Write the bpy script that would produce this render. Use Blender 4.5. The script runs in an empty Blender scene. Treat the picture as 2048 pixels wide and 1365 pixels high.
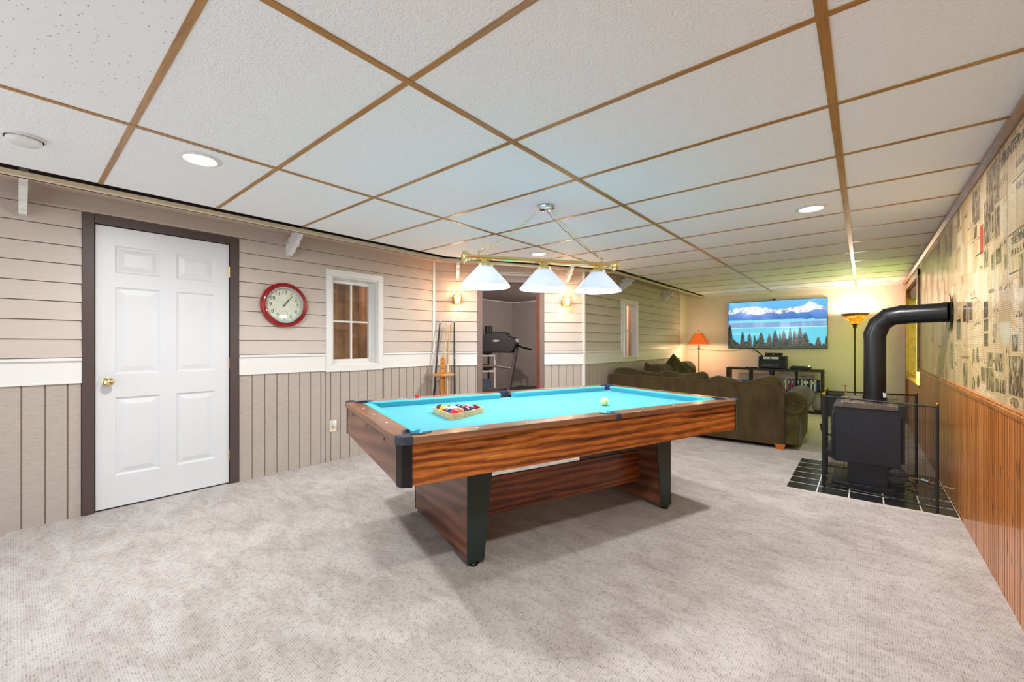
import bpy, bmesh, math, random
import numpy as np
from mathutils import Vector, Matrix
random.seed(7)
sc = bpy.context.scene
PI = math.pi

# ---------------------------------------------------------------- camera
cam = bpy.data.cameras.new('camera')
cam.sensor_width = 36.0
cam.lens = 838.6 / 2048 * 36
cam.shift_y = 6.4 / 2048
cam.clip_start = 0.02
camo = bpy.data.objects.new('camera', cam)
sc.collection.objects.link(camo)
camo.location = (0, 0, 1.186)
camo.rotation_euler = (PI / 2, 0, math.radians(39.966))
sc.camera = camo

# ---------------------------------------------------------------- world, exposure
W = bpy.data.worlds.new('world')
sc.world = W
W.use_nodes = True
W.node_tree.nodes['Background'].inputs[0].default_value = (0.92, 0.96, 1.0, 1)
W.node_tree.nodes['Background'].inputs[1].default_value = 1.25
sc.view_settings.view_transform = 'Standard'
sc.view_settings.look = 'None'
sc.view_settings.exposure = 0.26
sc.view_settings.gamma = 1.0
sc.view_settings.use_curve_mapping = False
sc.cycles.max_bounces = 10
sc.cycles.diffuse_bounces = 6
sc.cycles.transparent_max_bounces = 24
sc.cycles.caustics_reflective = False
sc.cycles.caustics_refractive = False

# light levels
P_CAN, P_POOL, P_SCONCE, P_TORCH, P_TABLE = 27.0, 17.0, 3.0, 15.5, 13.0
E_WINDOW = 3.0


# ---------------------------------------------------------------- helpers: colour and materials
def lin(c):
    return tuple((x / 12.92 if x <= .04045 else ((x + .055) / 1.055) ** 2.4) for x in (v / 255.0 for v in c)) + (1.0,)


def mat(name, col, rough=.6, metal=0., emit=None, es=0., coat=0., trans=0., spec=.5, alpha=1., ior=1.45):
    m = bpy.data.materials.new(name)
    m.use_nodes = True
    b = m.node_tree.nodes['Principled BSDF']
    b.inputs['Base Color'].default_value = lin(col)
    b.inputs['Roughness'].default_value = rough
    b.inputs['Metallic'].default_value = metal
    b.inputs['Coat Weight'].default_value = coat
    b.inputs['Transmission Weight'].default_value = trans
    b.inputs['Specular IOR Level'].default_value = spec
    b.inputs['IOR'].default_value = ior
    b.inputs['Alpha'].default_value = alpha
    if emit:
        b.inputs['Emission Color'].default_value = lin(emit)
        b.inputs['Emission Strength'].default_value = es
    return m


class NT:
    """small node builder on a material"""
    def __init__(s, m):
        s.t = m.node_tree
        s.b = s.t.nodes['Principled BSDF']

    def n(s, kind, **kw):
        nd = s.t.nodes.new(kind)
        for k, v in kw.items():
            if k.startswith('i_'):
                key = k[2:].replace('_', ' ')
                nd.inputs[key].default_value = v
            else:
                setattr(nd, k, v)
        return nd

    def l(s, a, b):
        s.t.links.new(a, b)

    def coords(s, scale=(1, 1, 1), kind='Object', rot=(0, 0, 0)):
        tc = s.n('ShaderNodeTexCoord')
        mp = s.n('ShaderNodeMapping')
        mp.inputs['Scale'].default_value = scale
        mp.inputs['Rotation'].default_value = rot
        s.l(tc.outputs[kind], mp.inputs['Vector'])
        return mp.outputs['Vector']

    def ramp(s, fac, stops):
        r = s.n('ShaderNodeValToRGB')
        e = r.color_ramp.elements
        while len(e) < len(stops):
            e.new(.5)
        for k, (p, c) in enumerate(stops):
            e[k].position = p
            e[k].color = lin(c) if len(c) == 3 and max(c) > 1 else (tuple(c) + (1,))[:4]
        s.l(fac, r.inputs['Fac'])
        return r.outputs['Color']

    def mix(s, fac, a, b, mode='MIX'):
        x = s.n('ShaderNodeMix', data_type='RGBA', blend_type=mode)
        for sock, v in ((x.inputs[0], fac), (x.inputs[6], a), (x.inputs[7], b)):
            if isinstance(v, (int, float)):
                sock.default_value = v
            elif isinstance(v, tuple):
                sock.default_value = v
            else:
                s.l(v, sock)
        return x.outputs[2]

    def bump(s, height, strength=.3, dist=.005):
        bp = s.n('ShaderNodeBump')
        bp.inputs['Strength'].default_value = strength
        bp.inputs['Distance'].default_value = dist
        s.l(height, bp.inputs['Height'])
        s.l(bp.outputs['Normal'], s.b.inputs['Normal'])

    def noise(s, vec, scale, detail=3, rough=.5, dist=0.):
        q = s.n('ShaderNodeTexNoise')
        q.inputs['Scale'].default_value = scale
        q.inputs['Detail'].default_value = detail
        q.inputs['Roughness'].default_value = rough
        q.inputs['Distortion'].default_value = dist
        s.l(vec, q.inputs['Vector'])
        return q.outputs['Fac']

    def wave(s, vec, scale, dist=2., detail=2., dscale=1., kind='BANDS', direction='X', profile='SIN'):
        q = s.n('ShaderNodeTexWave', wave_type=kind, wave_profile=profile)
        if kind == 'BANDS':
            q.bands_direction = direction
        q.inputs['Scale'].default_value = scale
        q.inputs['Distortion'].default_value = dist
        q.inputs['Detail'].default_value = detail
        q.inputs['Detail Scale'].default_value = dscale
        s.l(vec, q.inputs['Vector'])
        return q.outputs['Fac']


def wood(name, dark, mid, light, along='X', scale=1., rough=.35, coat=0., contrast=(.25, .5, .75), stretch=.12):
    m = mat(name, mid, rough, coat=coat)
    t = NT(m)
    sx = {'X': (stretch, 1, 1), 'Y': (1, stretch, 1), 'Z': (1, 1, stretch)}[along]
    v = t.coords(tuple(scale * k for k in sx))
    w = t.noise(v, 7., 5, .6, 1.6)
    f = t.noise(t.coords(tuple(scale * k for k in {'X': (.04, 1, 1), 'Y': (1, .04, 1), 'Z': (1, 1, .04)}[along])), 90., 3, .6)
    c1 = t.ramp(w, [(contrast[0], dark), (contrast[1], mid), (contrast[2], light)])
    c2 = t.ramp(f, [(.35, (0.62,) * 3), (.6, (1., 1., 1.))])
    t.l(t.mix(.6, c1, c2, 'MULTIPLY'), t.b.inputs['Base Color'])
    t.bump(f, .08, .001)
    return m


def noisy(name, c0, c1, scale=30., rough=.7, bump=.15, bd=.002, vec=(1, 1, 1), **kw):
    m = mat(name, c0, rough, **kw)
    t = NT(m)
    v = t.coords(vec)
    f = t.noise(v, scale, 4, .6)
    t.l(t.ramp(f, [(.3, c0), (.7, c1)]), t.b.inputs['Base Color'])
    if bump:
        t.bump(f, bump, bd)
    return m


# ---------------------------------------------------------------- helpers: geometry
class MB:
    """collects shapes and links them as one mesh object"""
    def __init__(s):
        s.v, s.f, s.mi = [], [], []
        s.cur = 0

    def add(s, vs, fs):
        o = len(s.v)
        s.v += [tuple(p) for p in vs]
        s.f += [tuple(o + i for i in f) for f in fs]
        s.mi += [s.cur] * len(fs)
        return s

    def box(s, a, b, M=None):
        x0, y0, z0 = (min(a[i], b[i]) for i in range(3))
        x1, y1, z1 = (max(a[i], b[i]) for i in range(3))
        vs = [(x0, y0, z0), (x1, y0, z0), (x1, y1, z0), (x0, y1, z0), (x0, y0, z1), (x1, y0, z1), (x1, y1, z1), (x0, y1, z1)]
        if M:
            vs = [M @ Vector(p) for p in vs]
        return s.add(vs, [(3, 2, 1, 0), (4, 5, 6, 7), (0, 1, 5, 4), (1, 2, 6, 5), (2, 3, 7, 6), (3, 0, 4, 7)])

    def quad(s, *p):
        return s.add(p, [tuple(range(len(p)))])

    def prism(s, poly, origin, u, v, w):
        """polygon in the (u,v) plane, extruded along the vector w"""
        o, u, v, w = Vector(origin), Vector(u), Vector(v), Vector(w)
        n = len(poly)
        lo = [o + u * p[0] + v * p[1] for p in poly]
        vs = lo + [p + w for p in lo]
        area = sum(poly[i][0] * poly[(i + 1) % n][1] - poly[(i + 1) % n][0] * poly[i][1] for i in range(n))
        flip = (area * u.cross(v).dot(w)) < 0
        a, b = tuple(range(n)), tuple(range(2 * n - 1, n - 1, -1))
        sides = [(i, (i + 1) % n, n + (i + 1) % n, n + i) for i in range(n)]
        if flip:
            fs = [a, b] + [q[::-1] for q in sides]
        else:
            fs = [a[::-1], b[::-1]] + sides
        return s.add(vs, fs)

    def lathe(s, prof, seg=24, M=None, close=False):
        """profile [(r,z)] turned about local Z"""
        vs, fs = [], []
        n = len(prof)
        for k in range(seg):
            a = 2 * PI * k / seg
            for r, z in prof:
                p = Vector((r * math.cos(a), r * math.sin(a), z))
                vs.append(M @ p if M else p)
        for k in range(seg):
            k2 = (k + 1) % seg
            for i in range(n - 1 if not close else n):
                j = (i + 1) % n
                if prof[i][0] < 1e-7 and prof[j][0] < 1e-7:
                    continue
                if prof[i][0] < 1e-7:
                    fs.append((k * n + i, k2 * n + j, k * n + j))
                elif prof[j][0] < 1e-7:
                    fs.append((k * n + i, k2 * n + i, k * n + j))
                else:
                    fs.append((k * n + i, k2 * n + i, k2 * n + j, k * n + j))
        return s.add(vs, fs)

    def tube(s, path, r, seg=8, cap=True, closed=False):
        P = [Vector(p) for p in path]
        n = len(P)
        R = r if isinstance(r, (list, tuple)) else [r] * n
        ups = None
        rings = []
        for i in range(n):
            if closed:
                d = (P[(i + 1) % n] - P[i - 1]).normalized()
            else:
                d = (P[min(i + 1, n - 1)] - P[max(i - 1, 0)]).normalized()
            if ups is None:
                ups = Vector((0, 0, 1)) if abs(d.z) < .9 else Vector((1, 0, 0))
            x = d.cross(ups).normalized()
            y = x.cross(d).normalized()
            ups = y
            rings.append([P[i] + (x * math.cos(2 * PI * k / seg) + y * math.sin(2 * PI * k / seg)) * R[i] for k in range(seg)])
        vs = [p for q in rings for p in q]
        fs = []
        for i in range(n if closed else n - 1):
            j = (i + 1) % n
            for k in range(seg):
                k2 = (k + 1) % seg
                fs.append((i * seg + k, i * seg + k2, j * seg + k2, j * seg + k))
        if cap and not closed:
            fs.append(tuple(range(seg))[::-1])
            fs.append(tuple((n - 1) * seg + k for k in range(seg)))
        return s.add(vs, fs)

    def ball(s, c, r, seg=16, rings=10, sc=(1, 1, 1), M=None):
        prof = [(r * math.sin(PI * i / rings), -r * math.cos(PI * i / rings)) for i in range(rings + 1)]
        prof[0] = (0, -r)
        prof[-1] = (0, r)
        T = Matrix.Translation(c) @ (M or Matrix()) @ Matrix.Diagonal((*sc, 1))
        return s.lathe(prof, seg, T)

    def text(s, txt, size, origin, u, v, w, depth=.0006, align='CENTER'):
        """flat lettering: u = reading direction, v = up, w = towards the reader"""
        cu = bpy.data.curves.new('lettering', 'FONT')
        cu.body = txt
        cu.size = size
        cu.align_x = align
        cu.align_y = 'CENTER'
        cu.resolution_u = 2
        ob = bpy.data.objects.new('lettering', cu)
        me = ob.to_mesh()
        o, u, v, w = Vector(origin), Vector(u), Vector(v), Vector(w)
        vs = [o + u * p.co.x + v * p.co.y + w * depth for p in me.vertices]
        fs = [tuple(p.vertices) for p in me.polygons]
        s.add(vs, fs)
        ob.to_mesh_clear()
        bpy.data.objects.remove(ob)
        bpy.data.curves.remove(cu)
        return s

    def build(s, name, m, parent=None, smooth=0., bevel=0., seg=2, loc=None, rotz=0., sub=0):
        me = bpy.data.meshes.new(name)
        me.from_pydata(s.v, [], s.f)
        for x in (m if isinstance(m, (list, tuple)) else [m]):
            me.materials.append(x)
        if isinstance(m, (list, tuple)):
            me.polygons.foreach_set('material_index', s.mi)
        me.update()
        o = bpy.data.objects.new(name, me)
        sc.collection.objects.link(o)
        if parent:
            o.parent = parent
        if loc:
            o.location = loc
            o.rotation_euler = (0, 0, rotz)
        if bevel:
            b = o.modifiers.new('bevel', 'BEVEL')
            b.width = bevel
            b.segments = seg
            b.limit_method = 'ANGLE'
            b.angle_limit = .6
        if sub:
            q = o.modifiers.new('subdivision', 'SUBSURF')
            q.levels = sub
            q.render_levels = sub
        if smooth or bevel or sub:
            me.shade_smooth()
            if not sub:
                me.set_sharp_from_angle(angle=math.radians(smooth or 35))
        return o


def tag(o, label=None, cat=None, group=None, kind=None):
    if label:
        o['label'] = label
    if cat:
        o['category'] = cat
    if group:
        o['group'] = group
    if kind:
        o['kind'] = kind
    return o


def empty(name, loc, rz=0., label=None, cat=None, group=None, kind=None):
    o = bpy.data.objects.new(name, None)
    o.empty_display_size = .05
    sc.collection.objects.link(o)
    o.location = loc
    o.rotation_euler = (0, 0, rz)
    return tag(o, label, cat, group, kind)


def copy_tree(o, parent=None):
    c = o.copy()
    sc.collection.objects.link(c)
    c.parent = parent
    for ch in [x for x in bpy.data.objects if x.parent == o]:
        copy_tree(ch, c)
    return c


def point_light(name, loc, power, col, size, parent=None):
    l = bpy.data.lights.new(name, 'POINT')
    l.energy = power
    l.color = col
    l.shadow_soft_size = size
    o = bpy.data.objects.new(name, l)
    sc.collection.objects.link(o)
    o.location = loc
    if parent:
        o.parent = parent
    return o


def frame(a, b):
    """unit direction a>b and its normal to the right of it"""
    d = Vector((b[0] - a[0], b[1] - a[1]))
    L = d.length
    d /= L
    return d, Vector((d.y, -d.x)), L


# ---------------------------------------------------------------- materials
M_siding = noisy('beige painted lap siding', (199, 188, 179), (193, 182, 173), 14, .42, .12, .001, vec=(.3, .3, 4))
M_back = mat('taupe sheathing', (158, 140, 128), .9)
M_wain = noisy('weathered taupe boards', (183, 173, 163), (168, 158, 149), 9, .62, .35, .002, vec=(3, 3, 18))
M_white = mat('white gloss paint', (226, 227, 225), .35)
M_door = mat('white door paint', (215, 218, 222), .38)
M_brown = mat('dark brown casing paint', (78, 66, 64), .45)
M_soffit = noisy('mauve beige soffit paint', (196, 172, 158), (190, 166, 152), 6, .5, .05, .001)
M_fascia = noisy('tan eave strip', (232, 214, 186), (222, 204, 174), 10, .5, .05, .001)
M_cream = noisy('cream wall paint', (228, 219, 207), (224, 214, 201), 12, .7, .06, .001)
M_roomgrey = noisy('grey back room paint', (152, 143, 140), (144, 135, 132), 14, .75, .08, .002)
M_brass = mat('polished brass', (238, 220, 158), .16, metal=1.)
M_gold = mat('dull gold brass', (176, 138, 70), .28, metal=1.)
M_chrome = mat('bright chrome', (220, 226, 232), .12, metal=1.)
M_black = mat('matte black', (22, 22, 24), .5)
M_blackgloss = mat('black gloss plastic', (16, 16, 18), .22)
M_rubber = noisy('black pebbled rubber', (36, 43, 54), (56, 64, 78), 120, .55, .5, .002)
M_stove = noisy('charcoal stove steel', (37, 41, 50), (30, 33, 41), 7, .42, .05, .001)
M_pipe = mat('black stove pipe enamel', (24, 26, 28), .3, spec=.5)
M_strip = wood('oak look ceiling strip', (152, 106, 54), (180, 130, 68), (194, 148, 88), 'X', 2., .3)
M_stripy = wood('oak look ceiling runner', (152, 106, 54), (180, 130, 68), (194, 148, 88), 'Y', 2., .34)
M_trimwood = wood('brown oak trim', (120, 74, 32), (150, 98, 46), (170, 118, 60), 'Y', 1.5, .35, coat=.3)
M_glass = bpy.data.materials.new('thin clear glass')
M_glass.use_nodes = True
_t = M_glass.node_tree
_t.nodes.clear()
_o, _m = _t.nodes.new('ShaderNodeOutputMaterial'), _t.nodes.new('ShaderNodeMixShader')
_a, _g, _w = _t.nodes.new('ShaderNodeBsdfTransparent'), _t.nodes.new('ShaderNodeBsdfGlossy'), _t.nodes.new('ShaderNodeLayerWeight')
_p, _q = _t.nodes.new('ShaderNodeMath'), _t.nodes.new('ShaderNodeMath')
_w.inputs['Blend'].default_value = .5
_p.operation = 'POWER'
_p.inputs[1].default_value = 4.
_q.operation = 'MULTIPLY_ADD'
_q.inputs[1].default_value = .85
_q.inputs[2].default_value = .07
_g.inputs['Roughness'].default_value = .01
_t.links.new(_w.outputs['Facing'], _p.inputs[0])
_t.links.new(_p.outputs[0], _q.inputs[0])
_t.links.new(_q.outputs[0], _m.inputs[0])
_t.links.new(_a.outputs[0], _m.inputs[1])
_t.links.new(_g.outputs[0], _m.inputs[2])
_t.links.new(_m.outputs[0], _o.inputs['Surface'])
M_dark = mat('bare dark underlay', (38, 34, 30), .9)

# carpet
M_carpet = mat('beige looped carpet', (196, 186, 179), .95, spec=.1)
t = NT(M_carpet)
v = t.coords()
big = t.noise(v, 1.7, 5, .62, 1.2)
mid = t.noise(t.coords((1, 2.2, 1), rot=(0, 0, .6)), 5., 4, .6, .8)
vor = t.n('ShaderNodeTexVoronoi')
vor.inputs['Scale'].default_value = 110.
vor.inputs['Randomness'].default_value = .35
t.l(v, vor.inputs['Vector'])
fine = t.ramp(vor.outputs['Distance'], [(.36, (1., 1., 1.)), (.62, (.46, .44, .42))])
speck = t.noise(v, 42., 2, .5)
fine2 = t.mix(t.ramp(speck, [(.46, (.25, .25, .25)), (.60, (.8, .8, .8))]), (1, 1, 1, 1), fine)
base = t.ramp(big, [(.32, (170, 164, 161)), (.50, (189, 184, 181)), (.68, (202, 199, 197))])
base = t.mix(.5, base, t.ramp(mid, [(.36, (170, 163, 160)), (.60, (202, 198, 196))]))
t.l(t.mix(1., base, fine2, 'MULTIPLY'), t.b.inputs['Base Color'])
t.bump(vor.outputs['Distance'], .5, .004)

# ceiling tile
M_tile = mat('textured white ceiling tile', (247, 249, 250), .62, spec=.3)
t = NT(M_tile)
v = t.coords((1, 1, 1))
n1 = t.noise(v, 26., 3, .55, 3.0)
n2 = t.noise(v, 120., 2, .5)
mx = t.n('ShaderNodeMath', operation='ADD')
t.l(n1, mx.inputs[0])
t.l(n2, mx.inputs[1])
t.bump(mx.outputs[0], .6, .007)

M_tileflat = mat('pinholed ceiling tile', (243, 244, 244), .8)
t = NT(M_tileflat)
v = t.coords()
vo = t.n('ShaderNodeTexVoronoi')
vo.inputs['Scale'].default_value = 45.
t.l(v, vo.inputs['Vector'])
t.l(t.ramp(vo.outputs['Distance'], [(.0, (.25, .23, .2)), (.09, (.25, .23, .2)), (.13, (243, 244, 244))]), t.b.inputs['Base Color'])

# pool table laminate
M_rose = mat('rosewood laminate', (150, 82, 36), .34, coat=.15)
t = NT(M_rose)
v = t.coords((.15, 1, 1.1))
warp = t.noise(v, 5.2, 5, .62, 1.6)
w = t.wave(t.coords((.12, 1, 1)), 8., 12., 5., .9, 'BANDS', 'Z')
w.node.inputs['Detail Roughness'].default_value = .62
w2 = t.wave(t.coords((.10, 1, 1)), 34., 9., 3., 1.6, 'BANDS', 'Z')
c = t.ramp(w, [(.05, (54, 27, 14)), (.30, (112, 58, 25)), (.60, (176, 98, 40)), (.95, (206, 132, 62))])
pat = t.ramp(warp, [(.36, (64, 30, 15)), (.47, (146, 76, 30)), (.56, (196, 110, 44)), (.68, (216, 136, 66))])
fi = t.noise(t.coords((.05, 1, 1.)), 150., 3, .6)
c = t.mix(.48, c, pat)
c = t.mix(.35, c, t.ramp(w2, [(.15, (.45, .38, .34)), (.5, (1., 1., 1.))]), 'MULTIPLY')
t.l(t.mix(.5, c, t.ramp(fi, [(.38, (.45, .42, .40)), (.56, (1., 1., 1.))]), 'MULTIPLY'), t.b.inputs['Base Color'])
M_rose2 = mat('dark rosewood laminate', (100, 58, 40), .3, coat=.15)
t = NT(M_rose2)
w = t.wave(t.coords((1, .2, .9), rot=(.5, 0, 0)), 5., 6., 3., 1.2, 'BANDS', 'Z')
t.l(t.mix(.5, t.ramp(w, [(.1, (62, 34, 24)), (.5, (104, 62, 44)), (.9, (132, 84, 62))]),
          t.ramp(t.noise(t.coords((1, .25, 1), rot=(.5, 0, 0)), 6, 4), [(.35, (56, 30, 22)), (.6, (128, 80, 56))])), t.b.inputs['Base Color'])
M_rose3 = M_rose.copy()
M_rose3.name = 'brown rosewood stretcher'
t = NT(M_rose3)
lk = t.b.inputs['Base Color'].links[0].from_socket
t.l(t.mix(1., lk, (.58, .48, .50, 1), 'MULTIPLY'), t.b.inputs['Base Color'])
M_rail = wood('walnut rail laminate', (92, 62, 44), (134, 94, 68), (158, 114, 84), 'X', 1.3, .28, coat=.25)
M_raily = wood('walnut end rail laminate', (84, 52, 34), (128, 84, 56), (152, 104, 72), 'Y', 1.3, .3, coat=.2)
M_cloth = noisy('turquoise billiard cloth', (80, 164, 180), (73, 157, 173), 220, .92, .1, .0006)
M_cushion = noisy('turquoise cushion cloth', (70, 170, 190), (62, 163, 184), 220, .9, .1, .0006)

# right wall
M_knotty = mat('varnished pine beadboard', (186, 118, 56), .3, coat=.3)
M_groove = mat('shaded groove brown', (104, 58, 26), .6)  # darker brown puts the shade of the grooves into the colour
t = NT(M_knotty)
v = t.coords((1, 1, .05))
f1 = t.noise(v, 18., 4, .65)
f2 = t.noise(t.coords((1, 1, .02)), 120., 3, .6)
f3 = t.noise(t.coords((1, .35, .09)), 3.2, 3, .5)
c = t.ramp(f1, [(.34, (146, 72, 22)), (.5, (204, 120, 50)), (.64, (228, 154, 82))])
c = t.mix(.35, c, t.ramp(f3, [(.35, (176, 98, 36)), (.65, (228, 154, 84))]))
kn = t.noise(t.coords((1, 1, .18)), 38., 1, .4)
c = t.mix(.55, c, t.ramp(f2, [(.40, (.55, .42, .34)), (.54, (1., 1., 1.))]), 'MULTIPLY')
c = t.mix(t.ramp(kn, [(.68, (0, 0, 0)), (.72, (1., 1., 1.))]), c, lin((92, 48, 20)))
t.l(c, t.b.inputs['Base Color'])

PAPER = []
for k, cc in enumerate(((246, 216, 168), (238, 204, 152), (248, 222, 182), (232, 194, 142))):
    m = mat('aged newsprint %s' % 'ABCD'[k], cc, .36, coat=.15)
    t = NT(m)
    v = t.coords()
    st = t.n('ShaderNodeSeparateXYZ')
    t.l(v, st.inputs[0])
    # lines of type: dark rows broken up by word gaps, in narrow columns
    rows = t.n('ShaderNodeMath', operation='FRACT')
    mu = t.n('ShaderNodeMath', operation='MULTIPLY')
    mu.inputs[1].default_value = 1 / .0095
    t.l(st.outputs[2], mu.inputs[0])
    t.l(mu.outputs[0], rows.inputs[0])
    gr = t.n('ShaderNodeMath', operation='GREATER_THAN')
    gr.inputs[1].default_value = .52
    t.l(rows.outputs[0], gr.inputs[0])
    mc = t.n('ShaderNodeMath', operation='MULTIPLY')
    mc.inputs[1].default_value = 1 / .052
    t.l(st.outputs[1], mc.inputs[0])
    fc = t.n('ShaderNodeMath', operation='FRACT')
    t.l(mc.outputs[0], fc.inputs[0])
    gc = t.n('ShaderNodeMath', operation='GREATER_THAN')
    gc.inputs[1].default_value = .12
    t.l(fc.outputs[0], gc.inputs[0])
    wn = t.noise(t.coords((1, 1, 1)), 160., 1, .5)
    gw = t.n('ShaderNodeMath', operation='GREATER_THAN')
    gw.inputs[1].default_value = .46
    t.l(wn, gw.inputs[0])
    m1 = t.n('ShaderNodeMath', operation='MULTIPLY')
    t.l(gr.outputs[0], m1.inputs[0])
    t.l(gc.outputs[0], m1.inputs[1])
    m2 = t.n('ShaderNodeMath', operation='MULTIPLY')
    t.l(m1.outputs[0], m2.inputs[0])
    t.l(gw.outputs[0], m2.inputs[1])
    m3 = t.n('ShaderNodeMath', operation='MULTIPLY')
    m3.inputs[1].default_value = .62
    t.l(m2.outputs[0], m3.inputs[0])
    age = t.ramp(t.noise(t.coords((1, 1.5, .5)), 3.0, 5, .65), [(.3, tuple(int(q * .80) for q in cc)), (.65, cc)])
    t.l(t.mix(m3.outputs[0], age, lin((70, 54, 40))), t.b.inputs['Base Color'])
    PAPER.append(m)
M_blank = noisy('yellowed blank newsprint', (222, 196, 150), (200, 168, 118), 5, .3, 0, vec=(1, 1.5, .5), coat=.4)
M_photo = mat('printed halftone picture', (110, 92, 74), .3, coat=.4)
t = NT(M_photo)
t.l(t.ramp(t.noise(t.coords((1, 1.6, .8)), 22., 4, .6, 1.), [(.36, (58, 44, 34)), (.48, (112, 90, 68)), (.56, (176, 152, 118)), (.68, (214, 192, 154))]), t.b.inputs['Base Color'])
M_photo2 = mat('dark printed picture', (60, 48, 38), .3, coat=.4)
t = NT(M_photo2)
t.l(t.ramp(t.noise(t.coords((1, 1.8, .7)), 30., 3, .6, 1.), [(.38, (40, 32, 26)), (.52, (72, 58, 46)), (.62, (150, 128, 100))]), t.b.inputs['Base Color'])
M_redprint = mat('red printed advert', (206, 62, 44), .3, coat=.4)
M_head = mat('smudged headline type', (220, 196, 152), .36, coat=.15)
t = NT(M_head)
gt_ = t.n('ShaderNodeMath', operation='GREATER_THAN')
gt_.inputs[1].default_value = .50
t.l(t.noise(t.coords((1, 1, .35)), 120., 2, .5), gt_.inputs[0])
t.l(t.mix(gt_.outputs[0], lin((230, 202, 156)), lin((60, 46, 36))), t.b.inputs['Base Color'])
M_ink = mat('black printing ink', (46, 38, 30), .4)

# fabrics
M_sofa = mat('olive corduroy velvet', (70, 62, 30), .9, spec=.2)
t = NT(M_sofa)
v = t.coords()
t.b.inputs['Sheen Weight'].default_value = .15
t.l(t.ramp(t.noise(v, 5., 5, .65), [(.32, (52, 43, 22)), (.6, (74, 65, 32)), (.75, (92, 84, 42))]), t.b.inputs['Base Color'])
t.bump(t.noise(v, 60., 3), .2, .002)
M_sofaback = mat('brown olive upholstery', (84, 72, 46), .9, spec=.2)
t = NT(M_sofaback)
t.b.inputs['Sheen Weight'].default_value = .08
t.l(t.ramp(t.noise(t.coords((1, 1, .3)), 9., 5, .65), [(.3, (56, 44, 26)), (.7, (80, 66, 40))]), t.b.inputs['Base Color'])

# ================================================================ LARGE STRUCTURE
XL, X3, XR, YF, YB = -4.14, -2.87, .508, 9.15, -1.5
S1, S2 = (XL, 3.40), (X3, 4.90)
E1, E2 = (-3.618, 3.14), (-2.50, 5.22)     # corners of the eave line
ZC, ZS, ZT = 2.176, 2.216, 2.34            # ceiling, soffit, roof slab
RW, RY, RZ0, RZ1 = -5.9, 7.05, .25, 2.10   # back room

# floor
b = MB()
b.box((XL - .12, YB, -.1), (XR + .12, YF + .12, 0))
tag(b.build('floor', M_carpet), kind='structure')

# right wall with a window opening y 6.95-8.65
WY0, WY1, WZ0, WZ1 = 6.95, 8.62, .69, 2.0
b = MB()
T = .25
b.box((XR + .004, YB, 0), (XR + T, WY0, ZT))
b.box((XR + .004, WY1, 0), (XR + T, YF + .12, ZT))
b.box((XR + .004, WY0, 0), (XR + T, WY1, WZ0))
b.box((XR + .004, WY0, WZ1), (XR + T, WY1, ZT))
wall_right = tag(b.build('wall_right', M_trimwood), kind='structure')
# beadboard wainscot: narrow tongue-and-groove strips
def beadboard(y0, y1, z0, z1, name='beadboard'):
    q = MB()
    y = y0
    step = .042
    while y < y1 - 1e-6:
        e = min(y + step, y1)
        g = .005
        g = .004
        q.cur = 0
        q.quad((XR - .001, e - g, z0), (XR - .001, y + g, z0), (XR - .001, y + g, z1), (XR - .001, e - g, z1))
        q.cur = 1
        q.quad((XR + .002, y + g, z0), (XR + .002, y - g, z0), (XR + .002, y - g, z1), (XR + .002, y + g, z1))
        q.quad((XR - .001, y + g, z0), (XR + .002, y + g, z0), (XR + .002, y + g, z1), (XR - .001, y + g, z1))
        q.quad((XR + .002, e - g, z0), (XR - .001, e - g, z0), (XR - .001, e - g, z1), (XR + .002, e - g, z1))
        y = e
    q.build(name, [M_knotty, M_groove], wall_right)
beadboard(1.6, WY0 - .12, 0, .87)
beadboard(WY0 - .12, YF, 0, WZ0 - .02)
b = MB()
for z, h, o in ((.862, .010, .010), (.874, .008, .016), (.884, .010, .020), (.896, .008, .014)):
    b.box((XR - o, YB, z), (XR + .002, WY0 - .1, z + h))
b.build('chair_rail', M_knotty, wall_right, bevel=.002)
b = MB()
b.prism([(0, 0), (.022, 0), (.03, -.012), (.03, -.03), (.012, -.05), (0, -.055)], (XR + .003, YB, ZC), (-1, 0, 0), (0, 0, 1), (0, YF - YB, 0))
b.build('ceiling_moulding', M_trimwood, wall_right)

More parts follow.
